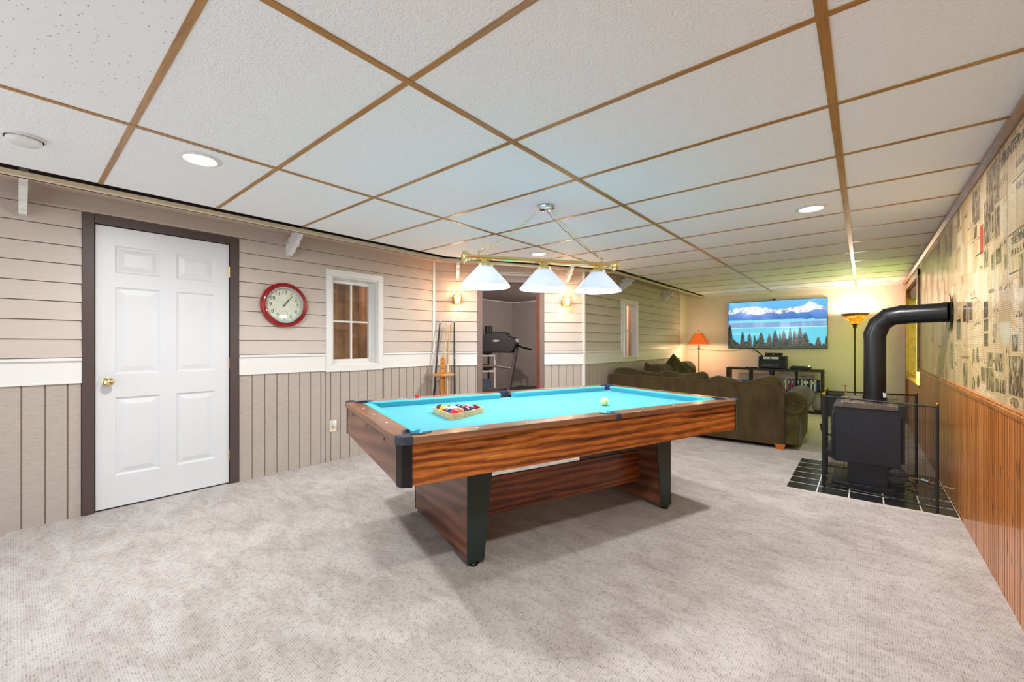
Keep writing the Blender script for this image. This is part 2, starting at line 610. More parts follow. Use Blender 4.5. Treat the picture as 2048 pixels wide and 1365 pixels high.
# pasted newspapers: a patchwork of sheets above the rail
b = MB()
PX = XR - .0012
rects = []
def split(y0, y1, z0, z1, d):
    w, h = y1 - y0, z1 - z0
    lim = .10 if d > 2 else .16
    if (w < lim * 1.6 and h < .30) or d > 7 or (d > 3 and random.random() < .14):
        rects.append((y0, y1, z0, z1))
        return
    if h > w * 1.25 and h > .16 or w < .13:
        k = random.uniform(.35, .65)
        split(y0, y1, z0, z0 + h * k, d + 1)
        split(y0, y1, z0 + h * k, z1, d + 1)
    else:
        k = random.uniform(.35, .65)
        split(y0, y0 + w * k, z0, z1, d + 1)
        split(y0 + w * k, y1, z0, z1, d + 1)
y = 1.5
while y < WY0 - .12:
    e = min(y + random.uniform(.36, .46), WY0 - .12)
    split(y, e, .905, 2.125, 0)
    y = e
for (y0, y1, z0, z1) in rects:
    r = random.random()
    far = y0 > 4.3
    if y0 > 5.3:
        k = 4 if r < .6 else random.randrange(4)
    elif r < (.05 if y0 < 3.6 else .10):
        k = 5
    elif r < .16:
        k = 4
    else:
        k = random.randrange(4)
    b.cur = k
    g = .0012
    b.quad((PX, y1 - g, z0 + g), (PX, y0 + g, z0 + g), (PX, y0 + g, z1 - g), (PX, y1 - g, z1 - g))
    if k < 4 and random.random() < .55 and z1 - z0 > .07 and y0 < 5.2:
        hh_ = random.choice((.014, .020, .028))
        zz_ = z1 - .006
        b.cur = 4
        b.quad((PX - .0003, y1 - .006, zz_ - hh_ - .006), (PX - .0003, y0 + .006, zz_ - hh_ - .006), (PX - .0003, y0 + .006, zz_), (PX - .0003, y1 - .006, zz_))
        b.cur = 9
        b.quad((PX - .0005, y1 - .012, zz_ - hh_), (PX - .0005, y0 + .012, zz_ - hh_), (PX - .0005, y0 + .012, zz_ - .003), (PX - .0005, y1 - .012, zz_ - .003))
b.cur = 4
b.quad((PX + .0008, WY0 - .12, .9), (PX + .0008, 1.5, .9), (PX + .0008, 1.5, 2.13), (PX + .0008, WY0 - .12, 2.13))
def clip(y0, y1, z0, z1, k, lift=.0008):
    b.cur = k
    x = PX - lift
    b.quad((x, y1, z0), (x, y0, z0), (x, y0, z1), (x, y1, z1))
PICS = [[2.684, 2.908, 0.961, 1.134], [3.181, 3.42, 2.166, 2.387], [3.081, 3.181, 1.887, 2.279], [3.181, 3.36, 1.863, 2.108], [3.246, 3.42, 1.724, 1.949], [2.987, 3.081, 2.026, 2.13], [3.081, 3.181, 1.717, 1.863], [3.536, 3.735, 1.894, 2.10], [3.325, 3.42, 1.599, 1.695], [3.052, 3.15, 1.579, 1.656], [3.943, 4.049, 1.334, 1.437], [3.75, 3.844, 1.335, 1.448], [3.325, 3.42, 1.329, 1.418], [3.325, 3.42, 1.257, 1.32], [3.325, 3.42, 1.175, 1.243], [3.161, 3.213, 1.193, 1.285], [2.764, 2.858, 1.154, 1.228], [4.141, 4.3, 1.216, 1.359], [3.014, 3.171, 1.053, 1.141], [2.969, 3.161, 0.951, 1.016], [3.224, 3.348, 1.068, 1.143], [3.192, 3.36, 0.943, 1.062], [3.372, 3.496, 0.981, 1.057], [2.684, 2.749, 1.421, 1.566], [3.202, 3.246, 1.564, 1.647], [2.942, 2.987, 1.529, 1.605]]
for i, (y0, y1, z0, z1) in enumerate(PICS):
    if z0 > 2.12:
        continue
    z1 = min(z1, 2.125)
    clip(y0 - .012, y1 + .012, z0 - .012, z1 + .012, 4, .0004 + i * .00001)
    clip(y0, y1, z0, z1, 6 if i in (9, 10, 12, 13, 14, 17, 24) else 5, .0008 + i * .00001)
for (y0, y1, z0, z1) in ((4.45, 4.62, 1.0, 1.2), (4.9, 5.1, 1.45, 1.7), (5.2, 5.35, 1.9, 2.08), (4.5, 4.66, 1.85, 2.09), (4.7, 4.85, 1.85, 2.05), (5.6, 5.75, 1.2, 1.45), (5.0, 5.2, .93, 1.1)):
    clip(y0, y1, z0, z1, 5)
clip(3.445, 3.523, 1.691, 1.851, 7)
b.cur = 5
for (y0, y1, z0, z1) in ([3.901, 4.058, 0.935, 1.076], [3.675, 3.75, 1.061, 1.162], [3.563, 3.632, 1.083, 1.168], [3.668, 3.757, 0.913, 0.991], [3.543, 3.611, 0.935, 1.011], [2.741, 2.883, 0.907, 0.950]):
    cy, cz, ry, rz = (y0 + y1) / 2, (z0 + z1) / 2, (y1 - y0) / 2, (z1 - z0) / 2
    b.quad(*[(PX - .001, cy - ry * math.cos(2 * PI * k / 20), cz + rz * math.sin(2 * PI * k / 20)) for k in range(20)])
b.cur = 8
U, V, Wv = (0, -1, 0), (0, 0, 1), (-1, 0, 0)
for txt, size, yy, zz in (('THE MINNEAPOLIS', .05, 2.66, 1.640), ('M. & St. L. Rally Expected', .040, 2.66, 1.590),
                          ('PRINTER', .075, 2.88, 2.06), ('TUBS', .05, 2.70, 2.055), ('FOR SALE', .042, 2.70, 1.86),
                          ('ALL OVER THE NORTH', .026, 3.97, 1.10), ('FLOUR', .04, 2.74, 1.96), ('WEDDING', .026, 3.25, 1.46)):
    b.text(txt, size, (PX - .0012, yy, zz), U, V, Wv, 0)
for yy, zz, wd in ((2.72, 1.675, .4), (2.8, 1.50, .2), (3.55, 1.70, .2), (3.7, 1.46, .16), (2.76, 1.90, .2)):
    b.quad((PX - .0012, yy + wd / 2, zz), (PX - .0012, yy - wd / 2, zz), (PX - .0012, yy - wd / 2, zz + .004), (PX - .0012, yy + wd / 2, zz + .004))
b.build('newspaper_covering', PAPER + [M_blank, M_photo, M_photo2, M_redprint, M_ink, M_head], wall_right)

# window in the right wall
w3 = empty('window_3', (0, 0, 0), kind='structure')
b = MB()
b.box((XR - .022, WY0 - .11, WZ0 + .17), (XR + .01, WY0, 2.075))
b.box((XR - .022, WY1, .0), (XR + .01, WY1 + .10, ZC - .06))
b.box((XR - .018, WY0 - .11, WZ1), (XR + .01, WY1 + .1, 2.075))
b.build('window_casing', M_trimwood, w3, bevel=.003)
b = MB()
b.box((XR - .012, WY0, WZ0 - .02), (XR + .2, WY1, WZ0 + .005))
b.build('window_sill', M_knotty, w3, bevel=.003)
b = MB()
for yy in np.linspace(WY0 + .01, WY1 - .01, 2):
    b.box((XR + .15, yy - .02, WZ0), (XR + .19, yy + .02, WZ1))
b.box((XR + .15, WY0, WZ1 - .04), (XR + .19, WY1, WZ1))
b.build('window_frame', M_white, w3)
M_curt = mat('sunlit yellow curtain', (236, 214, 40), .8, emit=(176, 226, 96), es=E_WINDOW)
t = NT(M_curt)
fc = t.ramp(t.noise(t.coords((1, 1, .05)), 18, 3), [(.35, (166, 222, 84)), (.65, (204, 238, 118))])
t.l(fc, t.b.inputs['Emission Color'])
b = MB()
N = 64
pts = [(XR + .10 + .014 * math.sin(i * 1.3), WY0 + .01 + (WY1 - WY0 - .02) * i / N) for i in range(N + 1)]
for i in range(N):
    b.quad((pts[i + 1][0], pts[i + 1][1], WZ0 + .01), (pts[i][0], pts[i][1], WZ0 + .01), (pts[i][0], pts[i][1], 1.87), (pts[i + 1][0], pts[i + 1][1], 1.87))
tag(b.build('curtain', M_curt, smooth=80), 'yellow curtain glowing with daylight in the deep wood-cased window', 'curtain')
b = MB()
b.box((XR + .03, WY0 + .005, 1.85), (XR + .13, WY1 - .005, WZ1 - .01))
tag(b.build('valance', mat('dark brown valance', (70, 44, 26), .7), bevel=.004), 'dark brown valance box across the top of the yellow curtain', 'valance')

# far wall and the plain stretch left of it
b = MB()
b.box((X3 - .12, YF, 0), (XR + T, YF + .12, ZT))
tag(b.build('wall_far', M_cream), kind='structure')
b = MB()
b.box((XR - .004, YF - .045, ZC - .035), (X3 + .3, YF, ZC))
tag(b.build('trim_1', M_white), kind='structure')

# ceiling: tiles and wood-look strips
b = MB()
EX = .014
poly = [(XR, YB), (XR, YF), (E2[0] + EX, YF), (E2[0] + EX, E2[1]), (E1[0] + EX, E1[1]), (E1[0] + EX, YB)]
rows = [.35 + .6096 * k for k in range(-3, 15)]
b.prism([(p[0], p[1]) for p in poly], (0, 0, ZC), (1, 0, 0), (0, 1, 0), (0, 0, .02))
ceiling = tag(b.build('ceiling', M_tile), kind='structure')
def eave_x(y):
    if y <= E1[1]:
        return E1[0] + EX
    if y >= E2[1]:
        return E2[0] + EX
    return E1[0] + EX + (E2[0] - E1[0]) * (y - E1[1]) / (E2[1] - E1[1])
b = MB()
for y in rows:
    if YB < y < YF:
        b.box((eave_x(y), y - .012, ZC - .003), (XR, y + .012, ZC + .001))
b.build('cross_strip', M_strip, ceiling)
b = MB()
for x, y1, w in ((-2.528, 5.15, .012), (-1.312, YF, .014), (-.096, YF, .0155)):
    b.box((x - w, YB, ZC - .0045), (x + w, y1, ZC + .001))
b.build('runner_strip', M_stripy, ceiling)
b = MB()
b.quad((E1[0] + EX, rows[2] + .012, ZC - .001), (-2.528 + 1.216 * 0 - .013, rows[2] + .012, ZC - .001), (-2.528 - .013, rows[3] - .012, ZC - .001), (E1[0] + EX, rows[3] - .012, ZC - .001))
b2 = MB()
b2.quad((-2.515, rows[3] - .012, ZC - .0008), (-2.515, rows[2] + .012, ZC - .0008), (-1.327, rows[2] + .012, ZC - .0008), (-1.327, rows[3] - .012, ZC - .0008))
b2.build('pinholed_tile', M_tileflat, ceiling)
# unseen roof slab added over the tiles, blocks light and keeps the cavity dark
b = MB()
b.box((RW - .15, YB, ZT), (XR + T, YF + .12, ZT + .05))
tag(b.build('trim_2', M_dark), kind='structure')

# eave: soffit board and fascia strip along the beige walls
b = MB()
wl = [(XL, YB), S1, S2, (X3, YF)]
el = [(E1[0], YB), E1, E2, (E2[0] + .01, YF)]
fl = [(E1[0] - .055, YB), (E1[0] - .055, E1[1] + .02), (E2[0] - .055, E2[1] + .02), (E2[0] - .045, YF)]
for i in range(3):
    f0, f1 = fl[i], fl[i + 1]
    b.quad((*wl[i], ZS), (*f0, 2.166), (*f1, 2.166), (*wl[i + 1], ZS))
    b.quad((*wl[i], ZS + .012), (*wl[i + 1], ZS + .012), (*f1, 2.170), (*f0, 2.170))
tag(b.build('trim_3', M_soffit), kind='structure')
b = MB()
for i in range(3):
    d, n, L = frame(el[i], el[i + 1])
    a, c = Vector(el[i]), Vector(el[i + 1])
    for (o0, o1, z0, z1) in ((-.064, -.046, 2.134, 2.170), (-.070, -.040, 2.134, 2.145)):
        b.prism([(o0, z0), (o1, z0), (o1, z1), (o0, z1)], (a.x, a.y, 0), (n.x, n.y, 0), (0, 0, 1), (d.x * (L + .01), d.y * (L + .01), 0))
tag(b.build('trim_4', M_fascia), kind='structure')

# ------------------------------------------------ beige lap-sided walls
SZ = [1.092, 1.218, 1.346, 1.472, 1.598, 1.726, 1.851, 1.978, 2.100, 2.222]

def sided_wall(name, a, c, holes, grooves):
    """lap siding over a white band over vertical boards; holes = [(s0, s1, z0, z1)]"""
    d, n, L = frame(a, c)
    A = Vector(a)
    def P(s_, out, z):
        return (A.x + d.x * s_ + n.x * out, A.y + d.y * s_ + n.y * out, z)
    cuts = sorted({0., L, *[h[0] for h in holes], *[h[1] for h in holes]})
    def spans(z0, z1):
        """free (s0, s1, za, zb) pieces of the band z0..z1"""
        for s0, s1 in zip(cuts[:-1], cuts[1:]):
            m = (s0 + s1) / 2
            segs = [(z0, z1)]
            for h in holes:
                if h[0] < m < h[1]:
                    ns = []
                    for p, q in segs:
                        if h[2] > p:
                            ns.append((p, min(q, h[2])))
                        if h[3] < q:
                            ns.append((max(p, h[3]), q))
                    segs = [k for k in ns if k[1] - k[0] > .002]
            for p, q in segs:
                yield s0, s1, p, q
    core = MB()
    for s0, s1, p, q in spans(0, ZT):
        core.prism([(s0, p), (s1, p), (s1, q), (s0, q)], P(0, -.12, 0), (d.x, d.y, 0), (0, 0, 1), (n.x * .12, n.y * .12, 0))
    root = tag(core.build(name, M_back), kind='structure')
    sd = MB()
    for z0, z1 in zip(SZ[:-1], SZ[1:]):
        for s0, s1, p, q in spans(z0, z1):
            o = lambda z: .020 - .013 * (z - z0) / (z1 - z0)
            p_ = p + .0045 if p == z0 else p
            sd.quad(P(s0, o(p_), p_), P(s1, o(p_), p_), P(s1, o(q), q), P(s0, o(q), q))
            sd.quad(P(s0, .002, p_), P(s1, .002, p_), P(s1, o(p_), p_), P(s0, o(p_), p_))
            sd.quad(P(s0, .002, p_), P(s0, o(p_), p_), P(s0, o(q), q), P(s0, .002, q))
            sd.quad(P(s1, .002, p_), P(s1, .002, q), P(s1, o(q), q), P(s1, o(p_), p_))
    sd.build('lap_siding', M_siding, root)
    rb = MB()
    def bar(s0, s1, z0, z1, o):
        rb.prism([(s0, z0), (s1, z0), (s1, z1), (s0, z1)], P(0, 0, 0), (d.x, d.y, 0), (0, 0, 1), (n.x * o, n.y * o, 0))
    for s0, s1, p, q in spans(.92, 1.09):
        if q - p < .1:
            continue
        bar(s0, s1, .925, 1.078, .018)
        bar(s0, s1, 1.072, 1.092, .034)
        bar(s0, s1, .918, .930, .024)
    rb.build('chair_rail', M_white, root, bevel=.0015)
    vb = MB()
    for s0, s1, p, q in spans(0, .92):
        gs = [s0] + [g for g in grooves if s0 + .01 < g < s1 - .01] + [s1]
        for g0, g1 in zip(gs[:-1], gs[1:]):
            e = .004
            vb.add([P(g0 + e, 0, 0), P(g0 + e, .009, 0), P(g1 - e, .009, 0), P(g1 - e, 0, 0), P(g0 + e, 0, q), P(g0 + e, .009, q), P(g1 - e, .009, q), P(g1 - e, 0, q)],
                   [(0, 1, 5, 4), (1, 2, 6, 5), (2, 3, 7, 6), (4, 5, 6, 7)])
    vb.build('wainscot_board', M_wain, root)
    return root, P, d, n

g1 = [(.039 + .1018 * k) - YB for k in range(-16, 34)]
DOOR = (.31, 1.259, 0., 2.096)
WIN1 = (2.0185, 2.672, .905, 1.947)
wall_left, P1, d1, n1v = sided_wall('wall_left', (XL, YB), S1, [(DOOR[0] - YB, DOOR[1] - YB, 0, DOOR[3]), (WIN1[0] - YB, WIN1[1] - YB, WIN1[2], WIN1[3])], g1)
OP = (.553, 1.430, 0., 2.069)
wall_ang, P2, d2, n2v = sided_wall('wall_angled', S1, S2, [OP], [.03 + .1 * k for k in range(20)])
WIN2 = (6.02, 6.643, .912, 1.886)
wall_alc, P3, d3, n3v = sided_wall('wall_alcove', S2, (X3, 8.715), [(WIN2[0] - 4.9, WIN2[1] - 4.9, WIN2[2], WIN2[3])], [.05 + .1018 * k for k in range(40)])
b = MB()
b.box((X3 - .12, 8.715, 0), (X3 + .018, YF, ZT))
tag(b.build('wall_recess', M_cream), kind='structure')
# white corner strips at the two bends
k_ = 5
for (cx, cy) in (S1, S2):
    b = MB()
    dd, nn = (Vector((d1.x + d2.x, d1.y + d2.y)).normalized(), Vector((n1v.x + n2v.x, n1v.y + n2v.y)).normalized())
    Mx = Matrix.Translation((cx, cy, 0)) @ Matrix.Rotation(math.atan2(nn.y, nn.x), 4, 'Z')
    b.box((-.01, -.016, 0), (.03, .016, ZS), Mx)
    tag(b.build('trim_%d' % k_, M_white, bevel=.002), kind='structure')
    k_ += 1

# ------------------------------------------------ back room behind the doorway
b = MB()
b.box((RW - .1, 1.4, RZ0 - .25), (RW, RY + .1, RZ1 + .1))
b.box((RW, RY, 0), (X3 - .12, RY + .1, RZ1 + .1))
b.box((RW, 1.4, 0), (XL - .12, 1.5, RZ1 + .1))
tag(b.build('wall_back_room', M_roomgrey), kind='structure')
b = MB()
b.prism([(RW, 1.5), (XL - .13, 1.5), (XL - .13, 3.45), (X3 - .13, 4.95), (X3 - .13, RY), (RW, RY)], (0, 0, .001), (1, 0, 0), (0, 1, 0), (0, 0, RZ0 - .001))
M_rcarpet = noisy('rust brown carpet', (110, 68, 52), (92, 58, 46), 40, .95, .3, .003)
tag(b.build('floor_back_room', M_rcarpet), kind='structure')
b = MB()
b.prism([(RW, 1.5), (XL - .12, 1.5), (XL - .12, 3.5), (X3 - .12, 4.98), (X3 - .12, RY), (RW, RY)], (0, 0, RZ1), (1, 0, 0), (0, 1, 0), (0, 0, .1))
tag(b.build('ceiling_back_room', noisy('grey room ceiling', (166, 156, 150), (158, 148, 142), 10, .8, .1, .002)), kind='structure')
b = MB()
b.box((RW, 1.5, RZ1 - .014), (RW + .014, RY, RZ1))
b.box((RW, RY - .014, RZ1 - .014), (X3 - .12, RY, RZ1))
tag(b.build('trim_7', M_white), kind='structure')

for (lx_, ly_, lp_, lab_) in ((-4.75, 3.2, 110., 'added unseen globe light brightening the back room behind the clock wall'), (-3.75, 6.45, 48., 'added unseen globe light brightening the drape at the narrow window')):  # unseen lamps, added to brighten the back room and the striped drape
  r = empty('back_room_fill', (lx_, ly_, RZ1), 0, lab_, 'ceiling light')
  b = MB()
  b.lathe([(0, 0), (.12, 0), (.12, -.02), (.10, -.05), (.05, -.075), (0, -.08)], 24)
  b.build('globe', mat('added fill globe', (255, 250, 240), .4, emit=(255, 246, 232), es=2.), r, smooth=60)
  point_light('fill_bulb', (0, 0, -.14), lp_, (1., .93, .86), .06, r)

# doorway casing (angled wall)
b = MB()
def barP(P, d, n, bb, s0, s1, z0, z1, o0, o1):
    bb.prism([(s0, z0), (s1, z0), (s1, z1), (s0, z1)], P(0, o0, 0), (d.x, d.y, 0), (0, 0, 1), (n.x * (o1 - o0), n.y * (o1 - o0), 0))
barP(P2, d2, n2v, b, .553, .616, 0, 2.069, -.12, .022)
barP(P2, d2, n2v, b, 1.369, 1.430, 0, 2.069, -.12, .022)
barP(P2, d2, n2v, b, .616, 1.369, 1.985, 2.069, -.12, .022)
dr2 = tag(b.build('door_2', mat('grey brown casing paint', (118, 100, 94), .5), bevel=.002), kind='structure')
b = MB()
barP(P2, d2, n2v, b, 1.352, 1.369, 0, 1.985, -.12, -.0)
b.build('door_jamb', wood('reddish brown jamb', (84, 46, 32), (112, 64, 44), (128, 76, 54), 'Z', 1., .5), dr2)

# ------------------------------------------------ panelled door
b = MB()
x0, x1 = XL - .05, XL + .022
b.box((x0, DOOR[0], 0), (x1, .372, 2.096))
b.box((x0, 1.192, 0), (x1, DOOR[1], 2.096))
b.box((x0, .372, 2.036), (x1, 1.192, 2.096))
door1 = tag(b.build('door_1', M_brown, bevel=.003), kind='structure')
b = MB()
b.box((XL - .06, .37, 0), (XL - .05, 1.2, 2.04))
b.build('door_jamb', M_dark, door1)
DY0, DY1, DZ0, DZ1 = .378, 1.186, .012, 2.030
b = MB()
xs = XL + .004
def ring(y0, y1, z0, z1, xa, y0b, y1b, z0b, z1b, xb):
    A_ = [(xa, y0, z0), (xa, y1, z0), (xa, y1, z1), (xa, y0, z1)]
    B_ = [(xb, y0b, z0b), (xb, y1b, z0b), (xb, y1b, z1b), (xb, y0b, z1b)]
    b.add(A_ + B_, [(0, 1, 5, 4), (1, 2, 6, 5), (2, 3, 7, 6), (3, 0, 4, 7)])
pan = []
for (pz0, pz1) in ((.235, .80), (.97, 1.60), (1.70, 1.90)):
    for (py0, py1) in ((DY0 + .10, DY0 + .355), (DY1 - .355, DY1 - .10)):
        pan.append((py0, py1, pz0, pz1))
ys = sorted({DY0, DY1, *[p[0] for p in pan], *[p[1] for p in pan]})
zs = sorted({DZ0, DZ1, *[p[2] for p in pan], *[p[3] for p in pan]})
for i in range(len(ys) - 1):
    for j in range(len(zs) - 1):
        my, mz = (ys[i] + ys[i + 1]) / 2, (zs[j] + zs[j + 1]) / 2
        if not any(p[0] < my < p[1] and p[2] < mz < p[3] for p in pan):
            b.quad((xs, ys[i], zs[j]), (xs, ys[i + 1], zs[j]), (xs, ys[i + 1], zs[j + 1]), (xs, ys[i], zs[j + 1]))
for (y0, y1, z0, z1) in pan:
    i1, i2, i3 = .012, .020, .052
    ring(y0, y1, z0, z1, xs, y0 + i1, y1 - i1, z0 + i1, z1 - i1, xs - .011)
    ring(y0 + i1, y1 - i1, z0 + i1, z1 - i1, xs - .011, y0 + i2, y1 - i2, z0 + i2, z1 - i2, xs - .011)
    ring(y0 + i2, y1 - i2, z0 + i2, z1 - i2, xs - .011, y0 + i3, y1 - i3, z0 + i3, z1 - i3, xs - .003)
    b.quad((xs - .003, y0 + i3, z0 + i3), (xs - .003, y1 - i3, z0 + i3), (xs - .003, y1 - i3, z1 - i3), (xs - .003, y0 + i3, z1 - i3))
b.quad((xs, DY0, DZ0), (xs, DY0, DZ1), (xs - .04, DY0, DZ1), (xs - .04, DY0, DZ0))
b.quad((xs, DY1, DZ0), (xs - .04, DY1, DZ0), (xs - .04, DY1, DZ1), (xs, DY1, DZ1))
b.quad((xs, DY0, DZ1), (xs, DY1, DZ1), (xs - .04, DY1, DZ1), (xs - .04, DY0, DZ1))
panel = b.build('door_panel', M_door, door1)
RX = Matrix.Rotation(PI / 2, 4, 'Y')
b = MB()
b.lathe([(0, 0), (.032, 0), (.032, .004), (.020, .010), (.011, .016), (.011, .034), (.020, .040), (.029, .052), (.030, .062), (.024, .072), (.010, .078), (0, .079)], 24, Matrix.Translation((xs, .44, .917)) @ RX)
tag(b.build('door_knob', M_brass, panel, smooth=50), 'polished brass door knob')
for z in (.246, 1.024, 1.798):
    b = MB()
    b.tube([(xs + .005, DY1 + .004, z - .045), (xs + .005, DY1 + .004, z + .045)], .006, 8)
    b.box((xs, DY1 - .001, z - .043), (xs + .003, DY1 + .008, z + .043))
    b.build('hinge', M_gold, door1)
b = MB()
b.box((xs, DY0 - .008, .885), (xs + .003, DY0 - .002, .945))
b.build('strike_plate', M_gold, door1)

# ------------------------------------------------ sash windows in the beige walls
def sash_window(name, P, d, n, s0, s1, z0, z1, casing, inner, step=.012):
    root = empty(name, (0, 0, 0), kind='structure')
    b = MB()
    c = casing
    def r4(bb, a0, a1, q0, q1, w, o0, o1):
        barP(P, d, n, bb, a0, a1, q0, q0 + w, o0, o1)
        barP(P, d, n, bb, a0, a1, q1 - w, q1, o0, o1)
        barP(P, d, n, bb, a0, a0 + w, q0 + w, q1 - w, o0, o1)
        barP(P, d, n, bb, a1 - w, a1, q0 + w, q1 - w, o0, o1)
    r4(b, s0, s1, z0, z1, c, -.01, .026)
    b.build('window_casing', M_white, root, bevel=.003)
    b = MB()
    r4(b, s0 + c, s1 - c, z0 + c, z1 - c, step, -.11, .012)
    r4(b, s0 + c + step, s1 - c - step, z0 + c + step, z1 - c - step, step, -.11, -.045)
    b.build('window_jamb', M_white, root)
    b = MB()
    e = c + 2 * step
    a0, a1, q0, q1 = s0 + e, s1 - e, z0 + e, z1 - e
    r4(b, a0, a1, q0, q1, inner, -.105, -.07)
    fr = b.build('sash_frame', M_white, root, bevel=.002)
    m0, m1, k0, k1 = a0 + inner, a1 - inner, q0 + inner, q1 - inner
    mu = MB()
    mm, kk = (m0 + m1) / 2, (k0 + k1) / 2
    barP(P, d, n, mu, mm - .009, mm + .009, k0, k1, -.098, -.078)
    barP(P, d, n, mu, m0, m1, kk - .009, kk + .009, -.097, -.079)
    mu.build('muntin', M_white, fr)
    g = MB()
    g.quad(P(m0 - .003, -.088, k0 - .003), P(m1 + .003, -.088, k0 - .003), P(m1 + .003, -.088, k1 + .003), P(m0 - .003, -.088, k1 + .003))
    g.build('window_pane', M_glass, fr)
    return root, (m0, m1, k0, k1)
w1, r1 = sash_window('window_1', P1, d1, n1v, WIN1[0] - YB, WIN1[1] - YB, WIN1[2], WIN1[3], .065, .035)
w2, r2 = sash_window('window_2', (lambda a_, o_, z_: P3(a_, o_ + (.035 if o_ < -.05 else 0), z_)), d3, n3v, WIN2[0] - 4.9, WIN2[1] - 4.9, WIN2[2], WIN2[3], .062, .010, .004)
b = MB()
M_burlap = mat('brown burlap weave', (128, 92, 62), .9)
t = NT(M_burlap)
v = t.coords()
t.l(t.ramp(t.noise(v, 9, 4, .6), [(.35, (138, 106, 78)), (.65, (168, 132, 100))]), t.b.inputs['Base Color'])
for i in range(24):
    a_, c_ = 1.86 + i * .04, 1.86 + (i + 1) * .04
    o = lambda q: XL - .27 + .012 * math.sin(q * 40)
    b.quad((o(a_), a_, .72), (o(c_), c_, .72), (o(c_), c_, 2.02), (o(a_), a_, 2.02))
tag(b.build('brown_curtain', M_burlap, smooth=60), 'brown burlap curtain hanging behind the four-pane window by the clock', 'curtain')
b = MB()
M_stripe = mat('striped drape', (200, 180, 170), .8)
t = NT(M_stripe)
st = t.n('ShaderNodeSeparateXYZ')
t.l(t.coords(), st.inputs[0])
mu_ = t.n('ShaderNodeMath', operation='MULTIPLY')
mu_.inputs[1].default_value = 3.3
t.l(st.outputs[1], mu_.inputs[0])
fr_ = t.n('ShaderNodeMath', operation='FRACT')
t.l(mu_.outputs[0], fr_.inputs[0])
rp = t.n('ShaderNodeValToRGB')
rp.color_ramp.interpolation = 'CONSTANT'
els = rp.color_ramp.elements
stops = [(0., (92, 74, 72)), (.12, (196, 168, 156)), (.24, (232, 220, 208)), (.36, (70, 62, 74)), (.48, (168, 160, 172)), (.64, (226, 168, 120)), (.80, (244, 214, 180)), (.92, (150, 96, 70))]
while len(els) < len(stops):
    els.new(.5)
for k, (p_, c_) in enumerate(stops):
    els[k].position = p_
    els[k].color = lin(c_)
t.l(fr_.outputs[0], rp.inputs['Fac'])
t.l(rp.outputs['Color'], t.b.inputs['Base Color'])
tr = t.n('ShaderNodeBsdfTranslucent')
t.l(rp.outputs['Color'], tr.inputs['Color'])
ms = t.n('ShaderNodeMixShader')
ms.inputs[0].default_value = .6
out = [x for x in t.t.nodes if x.type == 'OUTPUT_MATERIAL'][0]
t.l(t.b.outputs[0], ms.inputs[1])
t.l(tr.outputs[0], ms.inputs[2])
t.l(ms.outputs[0], out.inputs['Surface'])
for i in range(56):
    a_, c_ = 5.95 + i * .02, 5.95 + (i + 1) * .02
    o = lambda q: X3 - .15 + .010 * math.sin(q * 70)
    b.quad((o(a_), a_, .85), (o(c_), c_, .85), (o(c_), c_, 1.94), (o(a_), a_, 1.94))
tag(b.build('striped_curtain', M_stripe, smooth=60), 'striped curtain behind the narrow window near the sofa', 'curtain')

# ================================================================ CORBEL BRACKETS
PROF = [(0, .205), (0, .058), (.016, .064), (.022, .084), (.038, .098), (.058, .098), (.070, .086), (.066, .072), (.054, .074), (.048, .066), (.058, .050),
        (.084, .040), (.100, .048), (.114, .042), (.116, .026), (.104, .016), (.116, 0), (.375, 0), (.375, .034), (.352, .040), (.334, .036), (.316, .030),
        (.294, .036), (.276, .056), (.268, .078), (.248, .082), (.226, .090), (.212, .108), (.204, .132), (.190, .140), (.164, .142), (.142, .150),
        (.126, .166), (.112, .186), (.096, .180), (.080, .186), (.068, .205)]
def bracket(P, d, n, s_, label, k=1.):
    b = MB()
    o = P(s_ - .018, .010, ZS - .001)
    b.prism([(p[0] * k, -p[1]) for p in PROF], o, (n.x, n.y, 0), (0, 0, 1), (d.x * .036, d.y * .036, 0))
    tag(b.build('eave_bracket', M_white), label, 'bracket', None)
bracket(P1, d1, n1v, .045 - YB, 'white scrolled bracket under the eave, beside the smoke detector')
bracket(P1, d1, n1v, 1.66 - YB, 'white scrolled bracket under the eave, above the red clock')
bracket(P2, d2, n2v, .30, 'white scrolled bracket above the wall lantern nearest the cue rack', .98)
bracket(P2, d2, n2v, 1.735, 'white scrolled bracket above the wall lantern beside the sofa end', .98)
bracket(P3, d3, n3v, 5.98 - 4.9, 'white scrolled bracket above the narrow window', .85)
bracket(P3, d3, n3v, 7.76 - 4.9, 'white scrolled bracket next to the cream wall corner', .85)

# ================================================================ CEILING FIXTURES
M_can = mat('lit diffuser', (255, 255, 255), .5, emit=(255, 253, 248), es=9.)
def can(x, y, label):
    r = empty('recessed_light', (x, y, ZC), 0, label, 'ceiling light')
    b = MB()
    b.lathe([(.098, 0), (.098, -.004), (.078, -.010), (.070, -.006), (.070, .0)], 32)
    b.build('trim_ring', M_white, r, smooth=40)
    b = MB()
    b.lathe([(.070, -.0045), (0, -.0055)], 32)
    b.build('diffuser', M_can, r, smooth=60)
    l = bpy.data.lights.new('can_light', 'AREA')
    l.shape = 'DISK'
    l.size = .13
    l.energy = P_CAN
    l.color = (1., .985, .96)
    o = bpy.data.objects.new('can_light', l)
    sc.collection.objects.link(o)
    o.parent = r
    o.location = (0, 0, -.012)
can(-2.714, .646, 'lit round recessed ceiling light above the white panelled door')
can(-.292, 3.738, 'lit round recessed ceiling light on the sofa side, beside the long runner')
can(-2.725, 3.703, 'lit round recessed ceiling light behind the billiard lamp bar')
can(-.292, .60, 'unseen recessed ceiling light added in line with the others, nearest the newspaper wall')  # out-of-view lamp added for its light, spaced like the other cans

